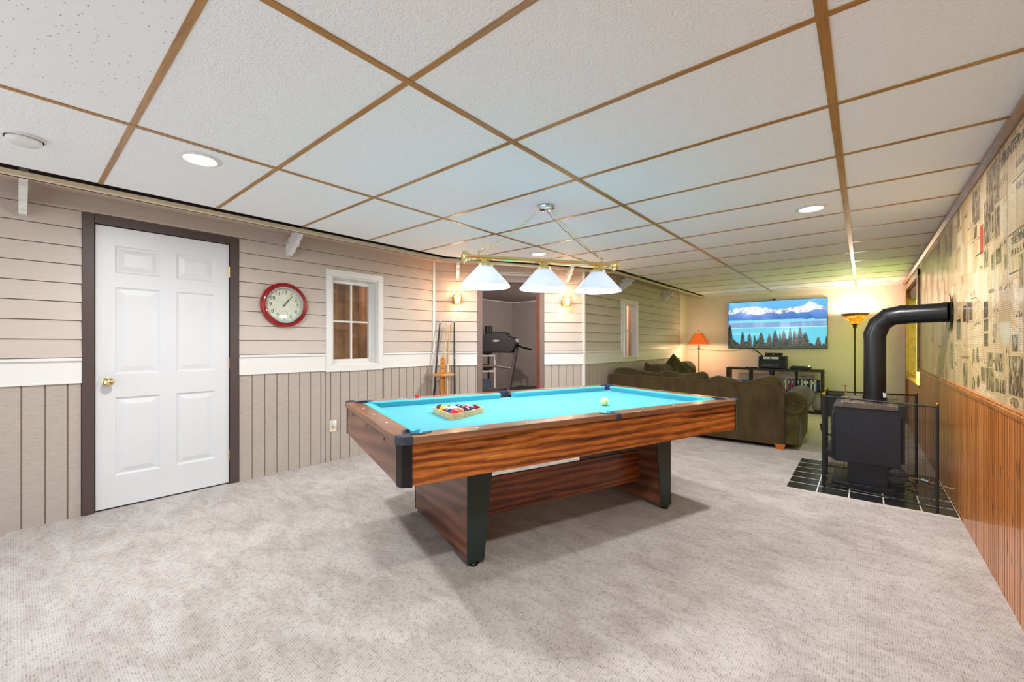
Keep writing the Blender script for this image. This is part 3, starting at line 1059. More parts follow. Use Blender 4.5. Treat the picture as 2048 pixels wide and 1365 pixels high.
r = empty('smoke_detector', (-3.073, .038, ZC), 0, 'round white smoke detector on a ceiling tile near the eave', 'smoke detector')
b = MB()
b.lathe([(0, 0), (.072, 0), (.072, -.010), (.066, -.012)], 32)
b.build('mounting_plate', M_white, r, smooth=40)
b = MB()
b.lathe([(.060, -.011), (.060, -.024), (.050, -.034), (.020, -.037), (0, -.037)], 32)
b.build('sensor_cover', M_white, r, smooth=50)

# ------------------------------------------------ billiard lamp
r = empty('billiard_lamp', (0, 0, 0), 0, 'three-shade brass billiard lamp on chains above the pool table', 'hanging lamp')
CAN = Vector((-1.744, 2.46, ZC - .003))
BD = Vector((.554, .833, 0)).normalized()
BC = Vector((-1.797, 2.506, 1.795))
b = MB()
b.lathe([(0, 0), (.062, 0), (.062, -.012), (.056, -.020), (.03, -.028), (.012, -.030), (.010, -.045), (0, -.045)], 28, Matrix.Translation(CAN))
b.build('canopy', M_chrome, r, smooth=40)
b = MB()
h = .56
b.tube([BC - BD * h, BC + BD * h], .019, 20)
for sg in (-1, 1):
    Mx = Matrix.Translation(BC + BD * h * sg) @ Matrix(((BD.x, -BD.y, 0, 0), (BD.y, BD.x, 0, 0), (0, 0, 1, 0), (0, 0, 0, 1))) @ Matrix.Rotation(PI / 2 * sg, 4, 'Y')
    b.lathe([(.019, -.02), (.026, -.012), (.024, -.002), (.031, .004), (.040, .012), (.043, .024), (.038, .036), (.024, .046), (.0, .050)], 24, Mx)
b.build('lamp_bar', M_brass, r, smooth=45)
M_shade = mat('white opal glass', (214, 224, 244), .25, emit=(190, 206, 246), es=.24)
t = NT(M_shade)
tr = t.n('ShaderNodeBsdfTranslucent')
tr.inputs['Color'].default_value = (.93, .96, 1, 1)
ms = t.n('ShaderNodeMixShader')
ms.inputs[0].default_value = .10
out = [x for x in t.t.nodes if x.type == 'OUTPUT_MATERIAL'][0]
t.l(t.b.outputs[0], ms.inputs[1])
t.l(tr.outputs[0], ms.inputs[2])
t.l(ms.outputs[0], out.inputs['Surface'])
M_bulb = mat('glowing bulb', (255, 255, 255), .3, emit=(245, 250, 255), es=14.)
for q in (-.44, 0, .44):
    c = BC + BD * q
    b = MB()
    T0 = Matrix.Translation((c.x, c.y, 0))
    b.lathe([(.012, 1.780), (.026, 1.777), (.032, 1.762), (.054, 1.752), (.060, 1.746), (.061, 1.732), (.056, 1.730)], 24, T0)
    for k in range(3):
        a_ = k * 2 * PI / 3 + .3
        b.tube([(c.x + .05 * math.cos(a_), c.y + .05 * math.sin(a_), 1.739), (c.x + .064 * math.cos(a_), c.y + .064 * math.sin(a_), 1.739)], .003, 6)
    b.build('shade_holder', M_brass, r, smooth=40)
    b = MB()
    b.lathe([(.048, 1.738), (.058, 1.728), (.176, 1.598), (.177, 1.588), (.174, 1.588), (.172, 1.597), (.055, 1.725), (.046, 1.734)], 48, T0, close=True)
    shd = b.build('lamp_shade', M_shade, r, smooth=30)
    b = MB()
    b.ball((c.x, c.y, 1.645), .034, 16, 10)
    b.lathe([(.014, 1.67), (.014, 1.735)], 12, T0)
    b.build('bulb', M_bulb, shd, smooth=60)
    point_light('pool_bulb', (c.x, c.y, 1.600), P_POOL, (1., .985, .97), .045, r)
def chain(a, c, name, parent, m, links=19, lr=.018, sag=.03):
    a, c = Vector(a), Vector(c)
    b = MB()
    for i in range(links):
        u_ = (i + .5) / links
        p = a.lerp(c, u_) - Vector((0, 0, sag * 4 * u_ * (1 - u_)))
        u2 = u_ + .01
        dr = (a.lerp(c, u2) - Vector((0, 0, sag * 4 * u2 * (1 - u2))) - p).normalized()
        side = dr.cross(Vector((0, 0, 1))).normalized()
        up = side.cross(dr).normalized()
        w = side if i % 2 else up
        L = (c - a).length / links
        b.tube([p + dr * (L * .62 * math.cos(2 * PI * k / 10)) + w * (lr * .62 * math.sin(2 * PI * k / 10)) for k in range(10)], .0014, 5, closed=True)
    return b.build(name, m, parent, smooth=60)
ra = BC + BD * -.478 + Vector((0, 0, .045))
rb_ = BC + BD * .478 + Vector((0, 0, .045))
chain(CAN + Vector((-.03, -.045, -.03)), ra, 'chain', r, M_brass)
chain(CAN + Vector((.03, .045, -.03)), rb_, 'chain', r, M_brass)
for p in (ra, rb_):
    b = MB()
    for k in range(1):
        b.tube([p + Vector((BD.x * .011 * math.cos(a_), BD.y * .011 * math.cos(a_), .011 * math.sin(a_) - .012)) for a_ in np.linspace(0, 2 * PI, 14)[:-1]], .002, 6, closed=True)
    b.tube([p + Vector((0, 0, -.022)), p + Vector((0, 0, -.030))], .004, 8)
    b.build('eyelet', M_gold, r, smooth=50)
b = MB()
b.tube([CAN + Vector((.01, .0, -.04)) + (rb_ - CAN - Vector((0, 0, -.03))) * u_ + Vector((.004 * math.sin(u_ * 40), .004 * math.cos(u_ * 33), -.03 * 4 * u_ * (1 - u_))) for u_ in np.linspace(0, 1, 40)], .0022, 6)
b.build('cord', mat('clear brown lamp cord', (120, 100, 70), .4), r, smooth=60)

# ------------------------------------------------ wall lanterns
M_lantern = mat('warm seeded glass', (255, 220, 150), .3, emit=(255, 200, 120), es=1.5)
for s_, lab in ((.299, 'lit brass wall lantern above the cue rack'), (1.705, 'lit brass wall lantern on the narrow wall beyond the treadmill doorway')):
    p = Vector(P2(s_, .016, 1.745))
    rz = math.atan2(n2v.y, n2v.x)
    r = empty('wall_lantern', p, rz, lab, 'wall light')
    b = MB()
    b.box((0, -.045, -.055), (.012, .045, .06))
    b.tube([(.01, 0, .03), (.05, 0, .075), (.085, 0, .075)], .005, 6)
    b.build('back_plate', M_gold, r, bevel=.002)
    b = MB()
    for z, w in ((-.055, .040), (.050, .052)):
        for (ax, ay, bx, by) in ((-1, -1, 1, -1), (1, -1, 1, 1), (1, 1, -1, 1), (-1, 1, -1, -1)):
            b.tube([(.085 + ax * w, ay * w, z), (.085 + bx * w, by * w, z)], .004, 6)
    for (ax, ay) in ((-1, -1), (1, -1), (1, 1), (-1, 1)):
        b.tube([(.085 + ax * .040, ay * .040, -.055), (.085 + ax * .052, ay * .052, .050)], .004, 6)
    b.box((.042, -.043, -.062), (.128, .043, -.055))
    b.lathe([(.004, .066), (.006, .085), (0, .095)], 10, Matrix.Translation((.085, 0, 0)))
    b.build('lantern_cage', M_gold, r)
    b = MB()
    b.lathe([(.034, -.05), (.046, .045)], 4, Matrix.Translation((.085, 0, 0)) @ Matrix.Rotation(PI / 4, 4, 'Z') @ Matrix.Diagonal((1.3, 1.3, 1, 1)))
    b.build('lantern_glass', M_lantern, r)
    b = MB()
    b.ball((.085, 0, -.005), .018, 12, 8, (1, 1, 1.5))
    b.build('bulb', mat('warm glowing bulb', (255, 230, 180), .3, emit=(255, 226, 170), es=20.), r, smooth=60)
    point_light('lantern_bulb', (.14, 0, .085), P_SCONCE, (1., .54, .26), .03, r)
    point_light('lantern_bulb', (.14, 0, -.085), P_SCONCE * .8, (1., .54, .26), .03, r)

# ================================================================ POOL TABLE
TA = math.atan2(.944, .33)
tb = empty('pool_table', (-1.735, 2.449, 0), TA, 'walnut laminate pool table with turquoise cloth and black corner caps', 'pool table')
LX, LY, TZ, AZ = 1.24, .6775, .785, .572
CH = .055
def octo(lx, ly, c):
    return [(-lx + c, -ly), (lx - c, -ly), (lx, -ly + c), (lx, ly - c), (lx - c, ly), (-lx + c, ly), (-lx, ly - c), (-lx, -ly + c)]
# aprons (long sides lean slightly)
for sg, nm in ((-1, 'side_apron'), (1, 'side_apron')):
    b = MB()
    b.prism([(0, AZ), (.022, AZ), (.022, TZ - .03), (0, TZ - .03)], (-LX + CH, sg * (LY - .004), 0), (0, -sg, 0), (0, 0, 1), (2 * (LX - CH), 0, 0))
    b.build(nm, M_rose, tb, bevel=.002)
for sg in (-1, 1):
    b = MB()
    b.prism([(0, AZ), (.022, AZ), (.022, TZ - .03), (0, TZ - .03)], (sg * (LX - .004), -LY + CH, 0), (-sg, 0, 0), (0, 0, 1), (0, 2 * (LY - CH), 0))
    b.build('end_apron', M_rose2, tb, bevel=.002)
    for y in (-.40, 0, .40):
        b = MB()
        b.lathe([(.0, .002), (.007, .001), (.007, 0)], 10, Matrix.Translation((sg * (LX - .003), y, TZ - .055)) @ Matrix.Rotation(PI / 2 * sg, 4, 'Y'))
        b.build('apron_screw', M_black, tb)
b = MB()
for sx, sy in ((-1, -1), (1, -1), (-1, 1), (1, 1)):
    pts = [(sx * (LX - CH), sy * LY), (sx * (LX - .012), sy * (LY - CH * .30)), (sx * LX * 1., sy * (LY - CH)), (sx * (LX - CH), sy * (LY - CH))]
    b = MB()
    b.prism(pts, (0, 0, AZ - .004), (1, 0, 0), (0, 1, 0), (0, 0, TZ - .03 - AZ))
    b.build('corner_post', M_blackgloss, tb)
    b = MB()
    c = CH + .004
    pts = [(sx * (LX - c), sy * (LY + .007)), (sx * (LX - .018), sy * (LY + .001)), (sx * (LX + .001), sy * (LY - .018)), (sx * (LX + .007), sy * (LY - c)), (sx * (LX - .052), sy * (LY - c)), (sx * (LX - c), sy * (LY - .052))]
    b.prism(pts, (0, 0, TZ - .034), (1, 0, 0), (0, 1, 0), (0, 0, .040))
    b.build('corner_cap', M_rubber, tb, bevel=.014, seg=4)
# rail tops: planks with the pocket openings cut out of their inner edges
RW_ = .095
def plank(name, m, a0, a1, outer, inner, holes, place):
    """outer edge straight, inner edge follows the pocket circles; holes = [(centre along, centre across, radius)]"""
    xs_ = sorted(set([a0, a1] + [round(c + rr * math.cos(PI * k / 14), 5) for c, _, rr in holes for k in range(15)]))
    xs_ = [x for x in xs_ if a0 <= x <= a1]
    inn = []
    for x in xs_:
        v = inner
        for c, q, rr in holes:
            if abs(x - c) < rr - 1e-6:
                v = max(v, q + math.sqrt(rr * rr - (x - c) ** 2))
        inn.append(v)
    for c, q, rr in holes:      # square shoulders where a circle meets the plank's inner edge
        pass
    pts = [(x, outer) for x in xs_] + [(x, v) for x, v in list(zip(xs_, inn))[::-1]]
    b = MB()
    b.prism([place(*p) for p in pts], (0, 0, TZ - .030), (1, 0, 0), (0, 1, 0), (0, 0, .030))
    return b.build(name, m, tb, bevel=.004, seg=2)
PCX, PCY, PR_ = LX - .112, LY - .112, .066
for sg in (-1, 1):
    for sx in (-1, 1):
        plank('side_rail', M_rail, .0, LX - CH, LY + .005, LY - RW_, [(PCX, PCY, PR_), (0, LY - .070, .054)], lambda x, y: (sx * x, sg * y))
    plank('end_rail', M_raily, -LY + CH, LY - CH, LX + .005, LX - RW_, [(PCY, PCX, PR_), (-PCY, PCX, PR_)], lambda x, y: (sg * y, x))
# small strap over the rail behind each middle pocket
for sg in (-1, 1):
    b = MB()
    b.prism([(-.003, TZ - .034), (-.003, TZ - .006), (.003, TZ + .002), (.016, TZ + .003), (.016, TZ - .034)], (.012, sg * (LY + .006), 0), (0, -sg, 0), (0, 0, 1), (.034, 0, 0))
    b.build('pocket_strap', M_rubber, tb, bevel=.002)
# bed and cushions
b = MB()
b.box((-LX + .09, -LY + .09, TZ - .070), (LX - .09, LY - .09, TZ - .043))
b.build('playing_bed', M_cloth, tb)
CN = .145
PKC = .100      # corner pocket opening along the rail
def cushion(p0, p1, inward, cut0, cut1):
    """p0>p1 along the back of the cushion; the nose is shorter at both ends"""
    p0, p1, i = Vector(p0), Vector(p1), Vector(inward)
    d = (p1 - p0).normalized()
    w = CN - .095
    q = lambda p, o, z: (p.x + i.x * o, p.y + i.y * o, z)
    vs = []
    for P_, c_ in ((p0, cut0), (p1, -cut1)):
        vs += [q(P_, 0, TZ - .045), q(P_, 0, TZ - .001), q(P_ + d * c_, w, TZ - .003), q(P_ + d * c_, w + .004, TZ - .008), q(P_ + d * c_, w - .008, TZ - .045)]
    b = MB()
    fs = [(k, (k + 1) % 5, 5 + (k + 1) % 5, 5 + k) for k in range(5)] + [(4, 3, 2, 1, 0), (5, 6, 7, 8, 9)]
    cr = d.x * i.y - d.y * i.x
    if cr > 0:
        fs = [f[::-1] for f in fs]
    b.add(vs, fs)
    b.build('cushion', M_cushion, tb)
yb_, xb_ = LY - .095, LX - .095
for sg in (-1, 1):
    cushion((-xb_ + .035, sg * yb_), (-.055, sg * yb_), (0, -sg), .050, .020)
    cushion((.055, sg * yb_), (xb_ - .035, sg * yb_), (0, -sg), .020, .050)
    cushion((sg * xb_, -yb_ + .035), (sg * xb_, yb_ - .035), (-sg, 0), .050, .050)
# pockets: dark cups and rubber liners
M_liner = mat('navy pocket liner', (34, 48, 72), .55)
for sx, sy in ((-1, -1), (1, -1), (-1, 1), (1, 1), (0, -1), (0, 1)):
    if sx:
        cx, cy, rr = sx * PCX, sy * PCY, PR_ - .002
        a0 = math.atan2(sy, sx)
        span = 1.9
    else:
        cx, cy, rr = 0, sy * (LY - .070), .052
        a0 = PI / 2 * sy
        span = 1.55
    b = MB()
    prof = [(rr + .004, TZ + .002), (rr - .004, TZ + .002), (rr - .010, TZ - .035), (rr - .012, TZ - .075), (.0, TZ - .080)]
    b.lathe([(rr - .001, TZ - .0425), (rr - .008, TZ - .085), (.0, TZ - .088)], 24, Matrix.Translation((cx, cy, 0)))
    b.build('pocket_cup', M_black, tb, smooth=50)
    b = MB()
    n = 16
    arc = [(cx + math.cos(a0 + span * (k / n * 2 - 1)) * q_, cy + math.sin(a0 + span * (k / n * 2 - 1)) * q_) for q_ in (rr - .006, rr + .006) for k in range(n + 1)]
    poly_ = arc[:n + 1] + arc[n + 1:][::-1]
    b.prism(poly_, (0, 0, TZ - .055), (1, 0, 0), (0, 1, 0), (0, 0, .058))
    b.build('pocket_liner', M_liner, tb, smooth=40)
# sights
for sg in (-1, 1):
    for k in range(-3, 4):
        if k:
            b = MB()
            b.box((k * .285 - .006, sg * (LY - .045) - .006, TZ - .0005), (k * .285 + .006, sg * (LY - .045) + .006, TZ + .0012))
            b.build('rail_sight', M_white, tb)
    for k in (-1, 0, 1):
        b = MB()
        b.box((sg * (LX - .045) - .006, k * .28 - .006, TZ - .0005), (sg * (LX - .045) + .006, k * .28 + .006, TZ + .0012))
        b.build('rail_sight', M_white, tb)
# underside, legs and stretcher
b = MB()
b.box((-LX + .03, -LY + .03, AZ + .02), (LX - .03, LY - .03, TZ - .089))
b.build('slate_frame', M_black, tb)
for sg in (-1, 1):
    b = MB()
    prof = [(0, AZ + .02), (0, .028), (.095, .028), (.155, AZ + .02)]
    b.prism(prof, (sg * .807, -.415, 0), (-sg, 0, 0), (0, 0, 1), (0, .87, 0))
    leg = b.build('leg', M_rose2, tb)
    for y, e in ((-.421, -1), (.455, 1)):
        b = MB()
        b.prism([(-.002, AZ + .015), (-.002, .022), (.098, .022), (.158, AZ + .015)], (sg * .807, y, 0), (-sg, 0, 0), (0, 0, 1), (0, .007, 0))
        tag(b.build('leg_end_plate', mat('dark green black plate', (38, 50, 46), .4), leg), 'dark green-black end plate')
        for (u_, z) in ((.035, .53), (.118, .515), (.035, .24), (.108, .30), (.035, .10)):
            b = MB()
            b.ball((sg * (.807 - u_), y + (.0 if e < 0 else .007), z), .0045, 8, 6)
            b.build('screw', M_rubber, leg, smooth=60)
    for y in (-.40, .44):
        b = MB()
        b.lathe([(0, 0), (.026, 0), (.030, .012), (.022, .022), (.012, .026), (.012, .03), (0, .03)], 16, Matrix.Translation((sg * .765, y, 0)))
        b.build('foot', M_blackgloss, leg, smooth=40)
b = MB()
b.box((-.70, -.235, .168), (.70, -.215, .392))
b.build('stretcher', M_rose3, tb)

def on_table(x, y, z):
    c_, s_ = math.cos(TA), math.sin(TA)
    return (-1.735 + c_ * x - s_ * y, 2.449 + s_ * x + c_ * y, z)
BZ = TZ - .043
# ball rack and balls
r = empty('ball_rack', on_table(-.6868, 0, BZ), TA, 'light wooden triangle rack holding the coloured balls on the turquoise cloth', 'ball rack')
def tri(h):
    k = h / .0886
    pts = []
    ctr = [(.1772 * k, 0), (-.0886 * k, .1535 * k), (-.0886 * k, -.1535 * k)]
    for (cx, cy) in ctr:
        L_ = math.hypot(cx, cy)
        ux, uy = cx / L_, cy / L_
        a0 = math.atan2(uy, ux)
        rr = .028
        qx, qy = cx - ux * rr * 2, cy - uy * rr * 2
        for j in range(-3, 4):
            a_ = a0 + j / 3 * (PI / 3)
            pts.append((qx + rr * math.cos(a_), qy + rr * math.sin(a_)))
    return pts
o_, i_ = tri(.1065), tri(.0965)
b = MB()
n = len(o_)
vs = [(p[0], p[1], 0) for p in o_] + [(p[0], p[1], .034) for p in o_] + [(p[0], p[1], .034) for p in i_] + [(p[0], p[1], 0) for p in i_]
fs = []
for k in range(n):
    k2 = (k + 1) % n
    fs += [(k, k2, n + k2, n + k), (n + k, n + k2, 2 * n + k2, 2 * n + k), (2 * n + k, 2 * n + k2, 3 * n + k2, 3 * n + k), (3 * n + k, 3 * n + k2, k2, k)]
b.add(vs, fs)
b.build('rack_frame', wood('pale maple', (188, 150, 92), (216, 184, 130), (232, 204, 154), 'X', 2., .35, coat=.3), r, smooth=40)
BALLS = {(0, 0): ('wine', (112, 30, 44), 0, 'deep wine-red ball at the tip of the rack'), (1, 0): ('ivory', (70, 60, 74), 1, 'ivory ball with a dark band, just behind the wine-red tip ball'),
         (1, 1): ('ivory', (186, 60, 50), 1, 'ivory ball with a red band near the tip of the rack'), (2, 0): ('purple', (52, 34, 62), 0, 'dark purple ball against the long near side of the rack'),
         (2, 1): ('black', (24, 24, 26), 0, 'black ball at the middle of the rack'), (2, 2): ('blue', (28, 58, 122), 0, 'blue ball on the far side of the rack'),
         (3, 0): ('salmon', (222, 110, 84), 0, 'salmon ball beside the red one at the near side'), (3, 1): ('orange', (236, 140, 40), 1, 'ivory ball with an orange band inside the rack'),
         (3, 2): ('yellow', (238, 190, 60), 1, 'ivory ball with a yellow band inside the rack'), (3, 3): ('green', (28, 120, 84), 1, 'ivory ball with a green band on the far side'),
         (4, 0): ('red', (206, 26, 52), 0, 'bright red ball in the near corner of the rack'), (4, 1): ('blue', (30, 56, 118), 1, 'ivory ball with a navy band beside the red ball'),
         (4, 2): ('brown', (120, 62, 38), 1, 'ivory ball with a brown band between navy-banded and yellow balls'), (4, 3): ('yellow', (240, 178, 40), 0, 'plain yellow ball by the short end of the rack'),
         (4, 4): ('maroon', (98, 32, 24), 0, 'maroon ball in the far corner of the rack')}
BR = .0286
bme = None
for (i, j), (nm, col, stripe, lab) in BALLS.items():
    m = mat('%s phenolic %s' % (nm, 'band' if stripe else 'solid'), col, .1, coat=.5)
    if stripe:
        t = NT(m)
        sx_ = t.n('ShaderNodeSeparateXYZ')
        t.l(t.coords(rot=(random.uniform(-.5, .5), random.uniform(.2, .9), 0)), sx_.inputs[0])
        ab = t.n('ShaderNodeMath', operation='ABSOLUTE')
        t.l(sx_.outputs[2], ab.inputs[0])
        gt = t.n('ShaderNodeMath', operation='GREATER_THAN')
        gt.inputs[1].default_value = .0155
        t.l(ab.outputs[0], gt.inputs[0])
        t.l(t.mix(gt.outputs[0], lin(col), lin((238, 228, 206))), t.b.inputs['Base Color'])
    if bme is None:
        o = MB().ball((0, 0, 0), BR, 24, 16).build('billiard_ball', m, smooth=80)
        bme = o
    else:
        o = bme.copy()
        o.data = bme.data.copy()
        o.data.materials[0] = m
        sc.collection.objects.link(o)
    x = -.554 - i * .0497
    y = (j - i / 2) * .0574
    o.location = on_table(x, y, BZ + BR)
    tag(o, lab, 'billiard ball', 'balls in the wooden rack')
o = bme.copy()
o.data = bme.data.copy()
o.data.materials[0] = mat('pale yellow cue ball', (226, 232, 150), .15, coat=.5)
sc.collection.objects.link(o)
o.location = on_table(.384, -.186, BZ + .030)
o.scale = (1.05, 1.05, 1.05)
tag(o, 'single pale yellow ball lying alone on the turquoise cloth', 'billiard ball')
if 'group' in o:
    del o['group']
b = MB()
b.box((-.011, -.011, 0), (.011, .011, .020))
r = tag(b.build('cue_chalk', mat('red chalk paper', (214, 40, 70), .8), bevel=.002, loc=on_table(-.735, .640, TZ - .0), rotz=TA + .3), 'small red cue chalk cube on the far wooden rail', 'chalk')

# ================================================================ CLOCK
r = empty('wall_clock', (XL + .016, 1.622, 1.548), 0, 'round red-rimmed wall clock with black numerals between the door and window', 'clock')
CR = .205
b = MB()
b.lathe([(CR - .012, 0), (CR, .010), (CR, .028), (CR - .008, .044), (CR - .026, .050), (CR - .040, .040), (CR - .046, .030)], 64, RX)
b.build('rim', mat('glossy red enamel', (146, 8, 18), .15, coat=.6), r, smooth=50)
b = MB()
b.lathe([(CR - .040, .041), (CR - .047, .042), (CR - .050, .030), (CR - .050, .016)], 64, RX)
b.build('inner_bezel', M_chrome, r, smooth=50)
b = MB()
b.lathe([(CR - .042, .014), (0, .014)], 64, RX)
b.build('dial', mat('pale green-white dial', (222, 226, 206), .6), r)
b = MB()
UY, UZ, UX = (0, 1, 0), (0, 0, 1), (1, 0, 0)
for k in range(1, 13):
    a_ = PI / 2 - k * PI / 6
    b.text(str(k), .050, (.0148, .118 * math.cos(a_), .118 * math.sin(a_)), UY, UZ, UX, 0)
for k in range(60):
    a_ = k * PI / 30
    c_, s_ = math.cos(a_), math.sin(a_)
    for (q0, q1, w) in ((.143, .149, .0012 if k % 5 else .002),):
        b.quad((.0148, q0 * c_ + w * s_, q0 * s_ - w * c_), (.0148, q1 * c_ + w * s_, q1 * s_ - w * c_), (.0148, q1 * c_ - w * s_, q1 * s_ + w * c_), (.0148, q0 * c_ - w * s_, q0 * s_ + w * c_))
b.build('numerals', mat('black numerals', (30, 30, 30), .6), r)
b = MB()
b.tube([(.0146, .030 * math.cos(a_), -.085 + .030 * math.sin(a_)) for a_ in np.linspace(0, 2 * PI, 25)[:-1]], .0008, 4, closed=True)
b.build('seconds_dial', mat('grey print', (90, 90, 86), .6), r)
for nm, L_, w, a_, x_ in (('hour_hand', .068, .004, PI / 2 - math.radians(34), .018), ('minute_hand', .115, .003, PI / 2 - math.radians(38), .021)):
    b = MB()
    c_, s_ = math.cos(a_), math.sin(a_)
    b.prism([(-.015, -w), (L_ * .9, -w * .8), (L_, 0), (L_ * .9, w * .8), (-.015, w)], (x_, 0, 0), (0, c_, s_), (0, -s_, c_), (.0015, 0, 0))
    if nm == 'minute_hand':
        b.lathe([(.007, -.004), (.007, .004), (0, .005)], 12, Matrix.Translation((x_, 0, 0)) @ RX)
    b.build(nm, mat(nm.replace('_', ' ') + ' steel', (70, 68, 60), .4), r)
b = MB()
b.lathe([(0, .036), (CR - .048, .036)], 48, RX)
b.build('clock_glass', M_glass, r)

# outlet with plugged-in white air freshener
r = empty('wall_outlet', (XL + .009, 2.096, .355), 0, 'ivory wall outlet with a white plug-in freshener low on the boards', 'outlet')
b = MB()
b.box((0, -.035, -.057), (.006, .035, .057))
b.build('cover_plate', mat('ivory plastic', (228, 222, 200), .4), r, bevel=.002)
b = MB()
b.box((.006, -.014, -.034), (.009, .014, -.008))
b.build('socket', mat('shadowed ivory', (200, 190, 160), .5), r)
b = MB()
b.box((.006, -.018, .0), (.035, .022, .05))
b.lathe([(0, -.005), (.016, -.005), (.020, .010), (.020, .045), (.014, .058), (0, .060)], 16, Matrix.Translation((.032, .002, .004)))
b.build('plug_in_freshener', M_white, r, bevel=.004)

# ================================================================ CUE RACK
cp = Vector(P2(.115, .20, 0))
rz = math.atan2(n2v.y, n2v.x)
M_oak = wood('honey oak', (176, 112, 44), (212, 146, 66), (226, 164, 86), 'Z', 2., .35, coat=.3)
r = empty('cue_stand', cp, rz, 'honey oak floor stand for cues, in the corner by the lantern', 'cue stand')
b = MB()
b.lathe([(0, .10), (.09, .10), (.16, .11), (.165, .13), (.13, .14), (0, .14)], 28)
for k in range(4):
    a_ = k * PI / 2 + .4
    b.lathe([(0, 0), (.022, 0), (.022, .10), (0, .10)], 10, Matrix.Translation((.11 * math.cos(a_), .11 * math.sin(a_), 0)))
b.build('base', M_oak, r, smooth=40)
b = MB()
HOLES = [(.10 * math.cos(a_), .10 * math.sin(a_)) for a_ in (-2.2, -1.2, -.3, .6, 1.5, 2.5)]
b.lathe([(0, .800), (.118, .800), (.138, .806), (.142, .816), (.138, .826), (.118, .832), (0, .832)], 32)
b.build('cue_ring', M_oak, r, smooth=40)
b = MB()
b.lathe([(.030, .14), (.034, .20), (.026, .24), (.036, .30), (.036, .52), (.026, .56), (.036, .60), (.030, .80)], 16)
b.build('column', M_oak, r, smooth=40)
b = MB()
for z0 in (.835, .895, .955):
    b.box((-.028, -.028, z0), (.028, .028, z0 + .048))
    b.box((-.022, -.022, z0 + .048), (.022, .022, z0 + .06))
b.add([(-.028, -.028, 1.015), (.028, -.028, 1.015), (.028, .028, 1.015), (-.028, .028, 1.015), (0, 0, 1.06)], [(3, 2, 1, 0), (0, 1, 4), (1, 2, 4), (2, 3, 4), (3, 0, 4)])
b.build('finial_post', M_oak, r, bevel=.003)
M_cueblk = mat('black lacquer cue', (22, 24, 28), .25, coat=.4)
M_cuewood = wood('maple cue shaft', (196, 150, 96), (220, 180, 126), (232, 198, 148), 'Z', 3., .3, coat=.4)
M_cuebrown = wood('brown cue butt', (96, 50, 28), (128, 72, 42), (146, 88, 54), 'Z', 3., .3, coat=.4)
# (top y offset, top z, base offset, materials)
def cue(yb, xb, yt, xt, H_, lab, m_butt, m_shaft, joint=.55):
    """stands in the ring; positions in the stand's frame (y runs along the wall)"""
    c_, s_ = math.cos(rz), math.sin(rz)
    def Q(x, y, z):
        return Vector((cp.x + c_ * x - s_ * y, cp.y + s_ * x + c_ * y, z))
    A_, B_ = Q(xb, yb, .142), Q(xt, yt, .142 + H_)
    rr = empty('pool_cue', A_, 0, lab, 'cue')
    D = B_ - A_
    b = MB()
    b.tube([D * 0, D * joint], [.0145, .0105], 12)
    b.build('cue_butt', m_butt, rr, smooth=50)
    b = MB()
    b.tube([D * joint, D * .985], [.0105, .0065], 12)
    b.build('cue_shaft', m_shaft, rr, smooth=50)
    b = MB()
    b.tube([D * .985, D * .996, D], [.0066, .0066, .004], 10)
    b.build('cue_tip', M_white, rr)
    if joint < .8:
        b = MB()
        b.tube([D * (joint - .012), D * (joint + .012)], [.0125, .0120], 12)
        b.build('cue_joint', mat('pale joint collar', (220, 214, 200), .3), rr)
cue(-.140, .04, -.030, -.15, 1.34, 'black cue leaning at the door end of the stand', M_cueblk, M_cueblk, .80)
cue(-.070, .085, .060, -.12, 1.31, 'maple-shafted cue crossing behind the oak finial', M_cuebrown, M_cuewood)
cue(.040, .105, .085, -.12, 1.31, 'pale maple cue standing nearly upright in the middle', M_cuebrown, M_cuewood)
cue(.055, .100, .060, .04, .80, 'short half-length cue with a brown butt', M_cuebrown, M_cuewood, .42)
cue(.145, .03, .145, -.15, 1.34, 'black cue at the doorway end of the stand', M_cueblk, M_cueblk, .80)

# ================================================================ BACK ROOM THINGS
Fd = Vector((-.6423, .7664, 0))
Rt = Vector((.7664, .6423, 0))
def camray(px, depth):
    return Fd * depth + Rt * ((px - 1024) / 838.6 * depth)
# treadmill
c0 = camray(990, 6.75)
ta = math.atan2(.985, -.10)
r = empty('treadmill', (c0.x, c0.y, RZ0), ta, 'black treadmill seen from its console end through the doorway', 'treadmill')
# local: +x runs back along the deck, y to its left
b = MB()
b.prism([(0, -.30), (.10, -.33), (.10, -.22), (0, -.16)], (0, 0, 0), (1, 0, 0), (0, 1, 0), (0, 0, .001))
b = MB()
secs = [(-.40, 1.02, .93), (-.40, 1.02, .90)]
prof = [(-.40, .94), (-.385, 1.00), (-.36, 1.035), (-.26, 1.055), (-.235, 1.09), (-.20, 1.115), (-.12, 1.128), (.12, 1.128), (.20, 1.115), (.235, 1.09), (.26, 1.055), (.36, 1.035), (.385, 1.00), (.40, .94), (.36, .84), (.30, .80), (-.30, .80), (-.36, .84)]
b.prism(prof, (.0, 0, 0), (0, 1, 0), (0, 0, 1), (.13, 0, 0))
con = b.build('console', M_black, r, bevel=.02, seg=3)
b = MB()
b.ball((-.002, -.02, .99), .07, 20, 8, (.05, 1, .26))
tag(b.build('console_badge', mat('silver badge', (150, 148, 150), .4), con), 'silver oval badge')
for sy in (-1, 1):
    b = MB()
    b.tube([(-.16, sy * .37, .20), (-.02, sy * .37, .60), (.09, sy * .37, .92)], [.034, .032, .028], 8)
    b.build('upright', mat('dark grey steel %s' % ('A' if sy < 0 else 'B'), (64, 58, 58), .4), r)
    b = MB()
    b.tube([(.06, sy * .40, .93), (.16, sy * .42, .90), (.42, sy * .42, .86)], .026, 8)
    b.build('handrail', M_black, r, smooth=40)
b = MB()
